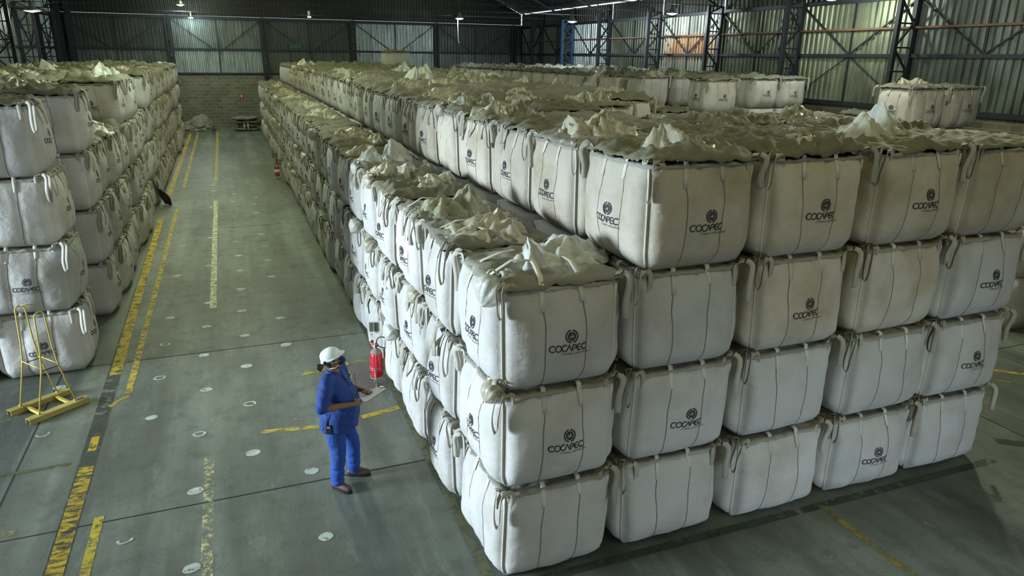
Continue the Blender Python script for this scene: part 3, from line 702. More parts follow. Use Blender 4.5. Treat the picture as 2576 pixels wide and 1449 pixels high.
def ribbons_mesh(seed):
    """tie tapes and torn cloth hanging over the aisle side of a bag top"""
    rn = random.Random(seed); out = []
    for k in range(rn.choice((2, 3, 4))):
        b = MB(); y = rn.uniform(-.5, .5); L = rn.uniform(.12, .34); w_ = rn.uniform(.03, .09); x = -W0 / 2
        P = [Vector((x + .12, y + rn.uniform(-.08, .08), H0 + .05)), Vector((x + .02, y, H0 + .09)), Vector((x - .06, y, H0 + .05)), Vector((x - .085, y + rn.uniform(-.04, .04), H0 - L * .45)), Vector((x - .09, y + rn.uniform(-.10, .10), H0 - L))]
        b.ribbon(P, Vector((rn.uniform(-.4, .4), 1, 0)), w_, .005); out.append(b.mesh('tie_tape', M_WEBD, True))
    return out

def with_seams(v, f, sm, m):
    n = len(v); me = mesh('bag_body', v + sm.v, f + [tuple(i + n for i in q) for q in sm.f], m); me.materials.append(M_SEAM)
    me.polygons.foreach_set('material_index', [0] * len(f) + [1] * len(sm.f)); return me
NV = 7
HI = []
for k in range(NV):
    s = BagShape(11 + k * 3, .068 + .014 * (k % 3), .030); d = {'s': s}
    bv, bf = s.body(24, 22); sm, cws = s.seams(); d['body'] = with_seams(bv, bf, sm, M_BAG); d['bodyt'] = with_seams(bv, bf, sm, M_BAGTAN)
    d['web'] = [c.mesh('corner_webbing', M_WEB, True) for c in cws]
    lv, lf = s.body(12, 9, 2); sm2, _ = s.seams((0, 1, 3), 6); d['mid'] = with_seams(lv, lf, sm2, M_BAG)
    sm2 = MB()
    fv, ff = s.body(6, 5, 1); d['far'] = mesh('bag_body', fv, ff, M_BAG)
    d['hem'] = hem_mesh(s, 3 + k * 1.7)
    d['logo0'] = logo_mesh(s, 0, .45 + .02 * (k % 3)); d['logo3'] = logo_mesh(s, 3, .47 - .02 * (k % 2)); d['logo1'] = logo_mesh(s, 1, .50)
    d['loops'] = [corner_loop(k, c) for c in range(4)]
    d['tabs'] = {(fc, q): webbing_tab(s, fc, q, 0, k) for fc in (0, 1, 3) for q in (0, 1)}
    d['tabso'] = {(fc, q): webbing_tab(s, fc, q, .42, k) for fc in (0, 1, 3) for q in (0, 1)}
    HI.append(d)
SK = [skirt_mesh(20 + k, (.08, .14, .19, .11, .22)[k % 5], M_FLAP if k % 3 else M_FLAPG, 40) for k in range(9)]
SKL = [skirt_mesh(60 + k, (.15, .24)[k % 2], M_FLAP if k % 3 else M_FLAPG, 18) for k in range(6)]
LN = [liner_mesh(40 + k, (.26, .40, .50, .34)[k % 4], .36, (M_LINER, M_LINER, M_LINERY, M_LINERW)[(k * 3 + k // 4) % 4], peaks=2 + (k % 2)) for k in range(10)]
KN = [knot_mesh(80 + k, (M_LINERW, M_LINER)[k % 2], .105 + .022 * (k % 3)) for k in range(5)]
RB = [ribbons_mesh(100 + k) for k in range(7)]

def place_bag(x, y, z, rz, label, group, lod, top=False, logos=(), tan=False, sides=(0, 3), knot=False, tapes=False, sx=1., sz=1., variant=None, rnd=None, lin=None, skirt=None, cat='bulk bag'):
    rn = rnd or random
    k = variant if variant is not None else rn.randrange(NV); d = HI[k]
    e = empty('bulk_bag', (x, y, z), rz); e.scale = (sx, sx, sz); setp(e, label, cat, group)
    if lod == 2:
        BD = obj('bag_body', d['bodyt'] if tan else d['body'], e); [obj('corner_webbing', q_, e) for q_ in d['web']]; obj('top_hem', d['hem'], e)
        for c in range(4):
            if c in (0, 3) or (c == 2 and 3 in sides) : obj('lifting_loop', d['loops'][c], e)
        for fc in sides:
            for q in (0, 1): obj('webbing_tab', (d['tabso'] if (top and skirt in (0, 3)) else d['tabs'])[(fc, q)], e)
    elif lod == 1:
        BD = obj('bag_body', d['mid'], e); obj('top_hem', d['hem'], e)
        for c in ((3, 0) if 3 in sides else (0, 1)): obj('lifting_loop', d['loops'][c], e)
    else:
        BD = obj('bag_body', d['far'], e); obj('top_hem', d['hem'], e)
    for f in logos: obj('printed_logo', d['logo%d' % f], BD)
    if top:
        S = SK if lod == 2 else SKL
        if skirt != -1:
            o = obj('top_skirt', S[(skirt if skirt is not None else rn.randrange(len(S))) % len(S)], e, rz=rn.randrange(4) * PI / 2)
        L = lin if lin is not None else (rn.randrange(len(LN)) if rn.random() < (.80 if lod == 2 else (.6 if lod else .4)) else -1)
        if L >= 0:
            o = obj('plastic_liner', LN[L % len(LN)], e, (rn.uniform(-.15, .15), rn.uniform(-.15, .15), 0), rn.random() * 6)
    if knot: obj('tied_liner', KN[rn.randrange(len(KN))], e, (-W0 / 2 + .02, -D0 / 2 + (.12 if knot == 1 else rn.uniform(.1, .8)), H0 + .10))
    if tapes:
        for q_ in RB[rn.randrange(len(RB))]: obj('tie_tape', q_, e)
    return e
ORD = ['', 'first', 'second', 'third', 'fourth', 'fifth', 'sixth', 'seventh', 'eighth', 'ninth', 'tenth', 'eleventh', 'twelfth', 'thirteenth', 'fourteenth', 'fifteenth', 'sixteenth', 'seventeenth', 'eighteenth', 'nineteenth', 'twentieth', 'twenty-first', 'twenty-second', 'twenty-third', 'twenty-fourth', 'twenty-fifth', 'twenty-sixth', 'twenty-seventh', 'twenty-eighth', 'twenty-ninth', 'thirtieth', 'thirty-first', 'thirty-second', 'thirty-third']
LAY = ['bottom', 'second', 'third', 'top']
cells = []   # every bag that stands in the hall
CX = [2.66, 4.04, 5.45, 6.86, 8.22]; ROWS = [6.02 + 1.405 * i for i in range(31)]
def pitch(y): return 1.03 + .05 * smoothstep((y - 10) / 22)
frontlogo = {(0, 1), (0, 2), (1, 1), (1, 3), (2, 2), (2, 3), (3, 0), (3, 3), (4, 1), (4, 2)}
colname = ['aisle column', 'second column', 'third column', 'fourth column', 'right column']
for c, x in enumerate(CX):
    for r, y in enumerate(ROWS):
        gap = (c == 4 and r in (3, 4, 5)) or (c == 3 and r in (3, 4))
        for l in range(4):
            if c == 0 and l == 3: continue
            if gap and l == 3: continue
            top = l == 3 or (c == 0 and l == 2) or (gap and l == 2)
            vis = 0
            if r == 0: vis = 1
            if c == 0: vis = max(vis, .9)
            if c == 1 and l == 3: vis = max(vis, .8)
            if top and not gap: vis = max(vis, .5)
            if (c, r) in ((4, 6), (3, 5)) and l == 3: vis = .9
            if gap and l == 2: vis = .12
            lg = []
            if r == 0 and (c, l) in frontlogo: lg.append(0)
            if c == 0 and l > 0 and vis: lg.append(3)
            if c == 0 and l == 0 and r % 3 == 1: lg.append(3)
            if c == 1 and l == 3 and r != 4: lg.append(3)
            if r == 0:
                base = 'front corner of big stack' if c == 0 else 'front of big stack'
                lab = 'off-white bulk bag on the front of the big stack, %s layer, %s column' % (LAY[l] if not (c == 0 and l == 2) else 'topmost of three in', ['corner', 'second', 'third', 'fourth', 'last'][c])
                if c == 0 and l == 2: lab = 'olive-topped bulk bag on the near corner of the big stack, above two others'
            elif c == 0: lab = 'bulk bag on aisle side of big stack, %s layer, %s back from corner' % (['bottom', 'middle', 'upper'][l], ORD[r + 1])
            elif top: lab = 'open-topped bulk bag on big stack, %s, %s row from the front' % (['', 'raised step above aisle', 'second raised column', 'third raised column', 'right raised column'][c], ORD[r + 1])
            else: lab = None
            grp = 'bulk bags of the big right-hand stack'
            cells.append(dict(x=x, y=y, l=l, top=top, vis=vis, lg=lg, lab=lab, grp=grp, c=c, r=r, blk='R', p=pitch(y), sides=(0, 3)))
LX = [-3.13, -4.55, -5.97, -7.39, -8.6]; LROWS = [13.02] + [15.78 + 1.43 * i for i in range(24)]
for c, x in enumerate(LX[:4]):
    for r, y in enumerate(LROWS):
        if r == 0 and c > 1: continue
        miss = c == 0 and r in (2, 3, 4, 7, 8)
        for l in range(4):
            if miss and l == 3: continue
            top = l == (2 if miss else 3); vis = .9 if c == 0 else (.45 if top else 0)
            if r == 0: vis = 1.2 if c == 0 else (.2 if not top else .3)
            lg = []
            if c == 0: lg = [1] + ([0] if r in (0, 1) and (r, l) not in ((0, 2), (0, 3)) or r in (2, 5) and l == 3 else [])
            if c == 0: lab = 'grey bulk bag on aisle side of left stack, %s layer, %s pile from front' % (LAY[l], ORD[r + 1])
            elif r == 0: lab = 'bulk bag at left picture edge behind foremost left pile, %s layer' % LAY[l] if not top else 'top bulk bag left of the foremost left pile'
            elif top: lab = 'bulk bag with loose cover on left stack, %s column from aisle, %s row' % (ORD[c + 1], ORD[r + 1])
            else: lab = None
            cells.append(dict(x=x, y=y, l=l, top=top, vis=vis, lg=lg, lab=lab, grp='bulk bags of the left-hand stack', c=c, r=r, blk='L', p=1.065, sides=(0, 1)))
RX = [15.15, 16.55, 17.95, 19.35, 20.7]
def addR(x, y, lab, top=3, vis=.9, lg=(0,), c=0, r=0):
    for l in range(top + 1):
        cells.append(dict(x=x, y=y, l=l, top=l == top, vis=vis if l == top else 0, lg=list(lg) if l == top else [], lab=lab if l == top else None, grp='bulk bags of the stack by the right wall', c=c, r=r, blk='W', p=1.08, sides=(0, 3)))
addR(17.95, 15.05, 'bulk bag with cream cloth peak standing left of its twin by right wall', lg=(0, 3)); addR(19.35, 15.05, 'bulk bag nearest the right wall, with wrinkled plastic on top')
addR(16.15, 21.6, 'lit bulk bag with white plastic peak and printed logos by right wall', lg=(0, 3)); addR(19.35, 23.2, 'bulk bag with quilted side between two others before right wall'); addR(20.75, 23.2, 'rightmost of three quilted bulk bags before the ribbed right wall')
addR(15.5, 24.9, 'plain grey bulk bag left of the lit logo bag, standing in lane', lg=()); addR(16.95, 24.9, 'bulk bag partly hidden behind the lit logo bag', lg=())
for r, y in enumerate([26.5 + 1.43 * i for i in range(16)]):
    for c, x in enumerate(RX):
        if c == 0 and r in (1,): continue
        if y > 44.5 and c == 0 and False: continue
        addR(x, y, 'bulk bag in the stack by right wall, %s column from lane, %s row' % (ORD[c + 1], ORD[r + 1]), vis=.75 if c == 0 else .4, lg=(0,) if r in (3, 4) and c == 0 else (), c=c, r=r)
# lower bags in front of the right-hand stack, and the two-high pile at the right edge
addR(18.6, 19.2, 'low slumped bulk bag with yellowish cover, logo half folded under', top=2, lg=(0,)); addR(14.6, 21.9, 'low bulk bag in the lane with torn white liner', top=2, lg=())
addR(14.35, 9.0, 'bulk bag at the right picture edge beyond the lane', top=1, lg=(), vis=.5)
addR(20.7, 19.0, 'bulk bag by the right wall with torn top', top=2, lg=(), vis=.3)
# lone bag of a fifth layer
cells.append(dict(x=8.22, y=ROWS[22], l=4, top=True, vis=1.2, lg=[], lab='lone dark bulk bag raised a layer above the big stack', grp='bulk bags of the big right-hand stack', c=4, r=22, blk='R', p=1.08, sides=(0, 3)))
for q in cells:
    pr = proj((q['x'], q['y'], q['l'] * q['p'] + .6)); q['z'] = q['l'] * q['p']
    q['size'] = 0 if (pr is None or q['vis'] == 0 or not (-160 < pr[0] < 2736)) else q['vis'] * (1000 / pr[2]) ** 2; q['d'] = pr[2] if pr else 99
cells.sort(key=lambda q: -q['size'])
ind = [q for q in cells if q['size'] > 0][:300]; rest = [q for q in cells if q not in ind]
random.seed(5)
bottoms = []
for q in ind:
    rn = random.Random(int(q['x'] * 31 + q['y'] * 17 + q['l'] * 101)); blk = q['blk']
    # a column of bags keeps its lower bags' placing, with small shifts
    dx, dy, rz = rn.uniform(-.04, .04), rn.uniform(-.03, .03), math.radians(rn.uniform(-2.6, 2.6))
    if blk == 'L': dx, dy, rz = rn.uniform(-.05, .05), rn.uniform(-.03, .03), math.radians(rn.uniform(-2.5, 2.5))
    if blk == 'L' and q['r'] == 0 and q['c'] == 0: dx = (-.0, -.03, -.08, -.14)[q['l']]
    if blk == 'L' and q['r'] > 0 and q['c'] == 0: dx += rn.choice((.0, .05, .09))
    if q['r'] == 0 and blk == 'R': dx *= .5; dy *= .5; rz *= .5
    lod = 2 if q['d'] < 15.5 or (q['d'] < 21 and blk == 'W') else (1 if q['d'] < 32 else 0)
    aisle = (blk == 'R' and (q['c'] == 0 or (q['c'] == 1 and q['l'] == 3)))
    kn = 0; tp = False
    if aisle: kn = (1 if (q['r'] in (0, 4, 5) and q['c'] == 0 and q['l'] in (1, 2)) else (2 if rn.random() < .18 else 0)); tp = rn.random() < .7 and q['r'] > 0
    if blk == 'R' and q['c'] == 1 and q['r'] == 0: kn = 0
    tan = (blk == 'R' and q['l'] == 3) or (blk == 'R' and q['r'] == 0 and q['l'] == 2 and q['c'] in (2, 3))
    kw = {}
    if blk == 'R' and q['c'] == 0 and q['l'] == 2 and q['r'] < 3: kw = dict(skirt=(0, 3, 0)[q['r']], lin=(1, 3, 2)[q['r']])
    if blk == 'R' and q['r'] == 0 and q['c'] > 0 and q['l'] == 3: kw = dict(skirt=(2, 4, 1, 8)[q['c'] - 1], lin=(4, 0, 6, -1)[q['c'] - 1])
    sz = (q['p'] - .03) / 1.0
    if q['l'] == 4: sz = .82
    sx = 1.0
    e = place_bag(q['x'] + dx, q['y'] + dy, q['z'], rz, q['lab'], q['grp'], lod, q['top'], q['lg'], tan and lod == 2, q['sides'], kn, tp, sx, sz, rnd=rn, **kw)
    if blk == 'L' and q['c'] == 0 and rn.random() < .8:   # tapes on the aisle side of the left stack
        for q_ in RB[rn.randrange(len(RB))]: obj('tie_tape', q_, e, rz=PI)
# all remaining, smaller or hidden bags: one object
b = MB(); mats = []
cache = {}
for k in range(3):
    s = BagShape(200 + k, .05, .02); cache[k] = s.body(6, 4, 1)
skc = [([tuple(v.co) for v in me.vertices], [tuple(p.vertices) for p in me.polygons]) for me in SKL[:3]]
top_b = MB()
for q in rest:
    rn = random.Random(int(q['x'] * 31 + q['y'] * 17 + q['l'] * 101)); v, f = cache[rn.randrange(3)]; sz = (q['p'] - .02)
    b.add([(p[0] * .985 + q['x'], p[1] * .985 + q['y'], p[2] * sz + q['z']) for p in v], f)
    if q['top']:
        v, f = skc[rn.randrange(3)]; top_b.add([(p[0] + q['x'], p[1] + q['y'], (p[2] - 1) * 1.3 + sz + q['z']) for p in v], f)
me = b.mesh('bulk_bags', M_BAG, True); n0 = len(me.polygons)
nb = len(b.v); allv = b.v + top_b.v; allf = b.f + [tuple(i + nb for i in x) for x in top_b.f]
me = mesh('bulk_bags', allv, allf, M_BAG); me.materials.append(M_FLAP)
me.polygons.foreach_set('material_index', [0] * len(b.f) + [1] * len(top_b.f))
setp(obj('bulk_bags', me), 'the many distant bulk bags deep inside the stacks', 'bulk bags', 'distant bulk bags', 'stuff')

# ------------------------------------------------------------------ crumpled empty bags
def heap(name, loc, size, seed, m, label, cat, layers=1):
    e = empty(name, loc); setp(e, label, cat); rn = random.Random(seed)
    for L in range(layers):
        n = 72; v = []; f = []; o = Vector((seed * 3.1, L * 5.3, 1)); NR = 22; zh = size[2] / layers; z0 = L * zh
        for i in range(NR + 1):
            w_ = i / NR; r = (1 - w_ ** 2.4) ** .6 if layers == 1 else (1 - abs(2 * w_ - 1) ** 3.2) ** .45
            for j in range(n):
                a = 2 * PI * j / n; q = 1 + .42 * mn.noise(Vector((math.cos(a) * 1.3, math.sin(a) * 1.3, w_)) + o) + .22 * mn.noise(Vector((math.cos(a) * 4, math.sin(a) * 4, w_ * 3)) + o)
                sq = 1 / max(abs(math.cos(a)), abs(math.sin(a))) ** .45
                q += .16 * (1 - 2.2 * abs(mn.noise(Vector((math.cos(a) * 2.5, math.sin(a) * 2.5, w_ * 7)) + o)))
                v.append((r * q * sq * size[0] / 2 * math.cos(a), r * q * sq * size[1] / 2 * math.sin(a), z0 + zh * w_ * (1 + (.55 if layers == 1 else .4) * mn.noise(Vector((math.cos(a) * r * 2.6, math.sin(a) * r * 2.6, 3)) + o) * (1 if w_ > .3 else 0))))
            if i: f += [((i - 1) * n + j, (i - 1) * n + (j + 1) % n, i * n + (j + 1) % n, i * n + j) for j in range(n)]
        f.append(tuple(range(n))[::-1]); f.append(tuple(NR * n + j for j in range(n)))
        obj('folded_cloth', mesh('folded_cloth', v, f, m), e)
    b = MB()
    for k in range(4):
        a = rn.random() * 6; p = Vector((math.cos(a) * size[0] * .42, math.sin(a) * size[1] * .42, size[2] * .6)); d = Vector((math.cos(a), math.sin(a), 0))
        b.ribbon([p - d * .3 + Vector((0, 0, .12)), p + Vector((0, 0, .08)), p + d * .16 - Vector((0, 0, .05)), p + d * .2 - Vector((0, 0, size[2] * .5))], Vector((-d.y, d.x, .2)), .07, .006)
    b.build('strap', M_WEB, e, True); return e
heap('crumpled_bag_heap', (-1.75, 52.9, 0), (1.9, 1.1, .85), 3, M_FLAPG, 'slumped heap of empty bags on the floor by far wall, left side', 'empty bags')
heap('folded_bag_pile', (1.25, 52.2, 0), (1.45, 1.0, .95), 5, M_FLAPG, 'pile of folded empty bags by far wall with a pale bag on top', 'empty bags', 4)
heap('slumped_bag', (15.0, 27.9, 3.22), (1.35, 1.3, 1.15), 8, M_BAG, 'collapsed pale bag slumped between full bags of the right-wall stack', 'empty bag')
for l in range(3): pass
# dark cloth leaning on the left stack
v = []; f = []
for j in range(13):
    for i in range(9):
        s_, t_ = i / 8, j / 12; x = -2.50 + .30 * t_ * s_ + .06 * math.sin(t_ * 7 + s_ * 3); y = 26.9 - .55 * s_ * (1 - .3 * t_); v.append((x + .20 * t_, y - .15 * t_, 0.85 * (1 - t_) ** .8 + .02 + .015 * math.sin(s_ * 9)))
f = [(j * 9 + i, j * 9 + i + 1, j * 9 + i + 10, j * 9 + i + 9) for j in range(12) for i in range(8)]
K = len(v); v += [(p[0] - .012, p[1], p[2] - .006) for p in v]; f += [tuple(q + K for q in x)[::-1] for x in f]
setp(obj('draped_sackcloth', mesh('draped_sackcloth', v, f, mat('brown_sackcloth', (.10, .075, .05), .9))), 'dark brown cloth leaning on the left stack and spreading on floor', 'cloth')

# ------------------------------------------------------------------ fire extinguishers
def extinguisher(x, y, rz, label, band=False):
    e = empty('fire_extinguisher', (x, y, 0), rz); setp(e, label, 'fire extinguisher')
    b = MB(); b.lathe([(.02, .09), (.085, .09), (.092, .10), (.092, .40), (.088, .43)], 28); b.build('cylinder', M_REDX, e, True)
    b = MB(); b.lathe([(.089, .425), (.080, .455), (.055, .482), (.028, .492), (.02, .51)], 28); b.build('shoulder', M_REDD, e, True)
    b = MB(); b.lathe([(.018, .50), (.020, .545), (.010, .55)], 12); b.tube([(0, 0, .53), (.05, 0, .535)], .010, 8); b.build('valve', M_BLACK, e, True)
    b = MB(); b.bar((-.10, 0, .545), (.03, 0, .55), .022, .008); b.bar((-.11, 0, .575), (.03, 0, .56), .022, .008); b.build('handle', M_REDX, e)
    g = MB(); g.lathe([(.0, -.012), (.020, -.012), (.020, .012), (.002, .012)], 12, (-.045, -.02, .60)); g.build('pressure_gauge', M_BLACK, e, True)
    P = []
    for i in range(26): a = -2.5 + 5.0 * i / 25; P.append((.115 + .095 * -math.cos(a + PI) * -1 if False else .115 - .095 * math.cos(PI + a) * -1, .0, .60 + .075 * math.sin(a)))
    P = [(.01, 0, .55)] + [(.12 + .10 * math.cos(a), .0 + .01 * math.sin(a), .60 + .075 * math.sin(a)) for a in [PI * .95 - 1.85 * PI * i / 24 for i in range(25)]]
    b = MB(); b.tube(P, .009, 8); b.build('hose', M_BLACK, e, True)
    b = MB(); b.add([(.0935 * math.cos(a), .0935 * math.sin(a), z) for a in (PI * 1.02, PI * 1.1, PI * 1.18) for z in (.32, .40)], [(0, 2, 3, 1), (2, 4, 5, 3)]); b.build('yellow_label', M_YSTEEL, e)
    if band: b = MB(); b.lathe([(.0925, .22), (.0945, .22), (.0945, .33), (.0925, .33)], 28); b.build('white_band', M_PAPER, e, True)
    e.scale = (1.03, 1.03, 1.16)
    s = empty('extinguisher_stand', (x, y, 0), math.radians(-16)); s.scale = (1.03, 1.03, 1.08); setp(s, 'wire floor stand with card sign holding ' + ('the near red extinguisher' if not band else 'the far extinguisher'), 'stand')
    b = MB()
    for z, r in ((.085, .105), (.215, .101), (.245, .101)):
        b.tube([(r * math.cos(2 * PI * i / 24), r * math.sin(2 * PI * i / 24), z) for i in range(24)], .004, 6, closed=True)
    for a in (0.35, 2.4, 4.5): b.tube([(.10 * math.cos(a), .10 * math.sin(a), .245), (.105 * math.cos(a), .105 * math.sin(a), .085), (.16 * math.cos(a), .16 * math.sin(a), .003)], .005, 6)
    for a in (0, PI / 2): b.tube([(.105 * math.cos(a), .105 * math.sin(a), .082), (-.105 * math.cos(a), -.105 * math.sin(a), .082)], .004, 6)
    b.build('wire_cradle', M_WIRE, s, True)
    b = MB(); b.tube([(0, -.24, .004), (0, -.115, .085)], .005, 6); b.tube([(0, -.115, .0), (0, -.115, .5), (0, -.115, .97)], .0055, 6); b.build('post', M_WIRE, s, True)
    b = MB(); b.box((.0, -.10, .90), (.20, .006, .19)); b.build('card_sign', M_PAPER if not band else M_CARD, s)
    b = MB(); b.box((.0, -.105, .905), (.14, .004, .14)); b.build('card_panel', M_CARD, s)
    return e
extinguisher(1.83, 10.42, math.radians(-42), 'red fire extinguisher on a wire stand beside the big stack, near the worker')
extinguisher(1.74, 31.3, math.radians(-18), 'distant red extinguisher with white band beside the big stack', True)

# ------------------------------------------------------------------ yellow bag frame
def yellow_frame():
    e = empty('lifting_frame', (-2.86, 11.15, 0), math.atan2(.5, .63)); setp(e, 'yellow tubular frame on two steel channels in front of left stack', 'lifting frame')
    L = .84; G = .25
    for s in (-1, 1):
        b = MB(); y = s * G; b.box((0, y, .078), (L, .115, .008)); b.box((0, y - .054, .042), (L, .008, .075)); b.box((0, y + .054, .042), (L, .008, .075)); b.build('base_channel', M_YSTEELD, e)
        b = MB(); top = 1.56; hw = .065; pts = [(-.26, y, .08), (-.115, y, .72), (-.085, y, 1.0), (-hw, y, top - .07)]
        pts += [(hw * -math.cos(a), y, top - .07 + hw * math.sin(a)) for a in [PI * i / 8 for i in range(1, 8)]]
        pts += [(hw, y, top - .07), (.085, y, 1.0), (.115, y, .72), (.26, y, .08)]
        b.tube(pts, .011, 10); b.build('hoop', M_YSTEEL, e, True)
        b = MB(); b.tube([(-.118, y, .70), (.118, y, .70)], .007, 8); b.build('black_brace', M_BLACK, e, True)
        for x in (-.26, .26): b = MB(); b.lathe([(.02, .08), (.02, .10), (.012, .11)], 10, (x, y, 0)); b.build('foot_socket', M_YSTEEL, e, True)
    for x in (-.20, .20): b = MB(); b.box((x, 0, .05), (.04, 2 * G - .11, .04)); b.build('cross_bar', M_YSTEEL, e)
    for x in (-.116, .116): b = MB(); b.tube([(x, -G, .735), (x, G, .735)], .008, 8); b.build('upper_cross_bar', M_YSTEEL, e, True)
    b = MB(); b.tube([(0, G, 1.555), (.16, G - .10, 1.545)], .009, 8); b.build('hook_arm', M_YSTEEL, e, True)
    b = MB(); b.box((.30, -G + .01, .095), (.13, .04, .022)); b.build('steel_pin', M_WIRE, e)
yellow_frame()

# ------------------------------------------------------------------ worker
def soft(b, name, m, voxel, parent=None, smooth=6, disp=None, factor=.6):
    me = b.mesh(name, m, True); o = bpy.data.objects.new(name, me); COL.objects.link(o)
    md = o.modifiers.new('r', 'REMESH'); md.mode = 'VOXEL'; md.voxel_size = voxel; md.use_smooth_shade = True
    sm = o.modifiers.new('s', 'SMOOTH'); sm.iterations = smooth; sm.factor = factor
    bpy.context.view_layer.update()
    ev = o.evaluated_get(bpy.context.evaluated_depsgraph_get()); nm = bpy.data.meshes.new_from_object(ev)
    bpy.data.objects.remove(o)
    nm.materials.clear(); nm.materials.append(m)
    if disp:
        for vv in nm.vertices: vv.co += disp(vv.co, vv.normal)
    nm.polygons.foreach_set('use_smooth', [True] * len(nm.polygons)); nm.name = name
    return obj(name, nm, parent)
def limb(b, pts, radii, n=16):
    """smooth tapered limb; radii = (r) or (rx,ry)"""
    P = [Vector(p) for p in pts]; Q = []; RR = []
    for i in range(len(P) - 1):
        p0, p1, p2, p3 = P[max(i - 1, 0)], P[i], P[i + 1], P[min(i + 2, len(P) - 1)]
        for j in range(4):
            t = j / 4; Q.append(.5 * ((2 * p1) + (p2 - p0) * t + (2 * p0 - 5 * p1 + 4 * p2 - p3) * t * t + (3 * p1 - p0 - 3 * p2 + p3) * t ** 3)); RR.append(radii[i] * (1 - t) + radii[i + 1] * t)
    Q.append(P[-1]); RR.append(radii[-1]); b.tube(Q, RR, n)
    for p, r in ((P[0], radii[0]), (P[-1], radii[-1])): ball(b, p, r)
def ball(b, c, r, sc=(1, 1, 1), R=None, nu=16, nv=10):
    v = []; f = []
    for i in range(nv + 1):
        th = PI * i / nv
        for j in range(nu):
            a = 2 * PI * j / nu; p = Vector((math.sin(th) * math.cos(a) * sc[0], math.sin(th) * math.sin(a) * sc[1], math.cos(th) * sc[2])) * r
            if R is not None: p = R @ p
            v.append(Vector(c) + p)
        if i: f += [((i - 1) * nu + j, i * nu + j, i * nu + (j + 1) % nu, (i - 1) * nu + (j + 1) % nu) for j in range(nu)]
    b.add(v, f)
def rings_loft(b, rings, n=28):
    """rings: (cx, cy, z, rx, ry)"""
    k0 = len(b.v)
    for (cx, cy, z, rx, ry) in rings:
        for j in range(n):
            a = 2 * PI * j / n; ca, sa = math.cos(a), math.sin(a)
            b.v.append((cx + rx * math.copysign(abs(ca) ** .85, ca), cy + ry * math.copysign(abs(sa) ** .85, sa), z))
    for i in range(len(rings) - 1):
        for j in range(n): b.f.append((k0 + i * n + j, k0 + i * n + (j + 1) % n, k0 + (i + 1) * n + (j + 1) % n, k0 + (i + 1) * n + j))
    b.f.append(tuple(k0 + j for j in range(n))[::-1]); b.f.append(tuple(k0 + (len(rings) - 1) * n + j for j in range(n)))
M_SKIN = mat('brown_skin', (.20, .105, .062), .5)
M_HAIR = mat('dark_hair', (.012, .010, .009), .7)
M_SHIRT = fabric('blue_polo_fabric', (.008, .040, .20), (.006, .028, .13), .5, .8, .006)
M_JEAN = fabric('blue_denim', (.016, .075, .34), (.010, .04, .18), .6, .85, .006)
M_BOOT = fabric('brown_leather', (.085, .050, .035), (.03, .02, .015), .6, .55, .003)
M_HELM = mat('white_helmet_shell', (.72, .80, .76), .28)
M_MASK = mat('navy_mask', (.008, .010, .055), .75)
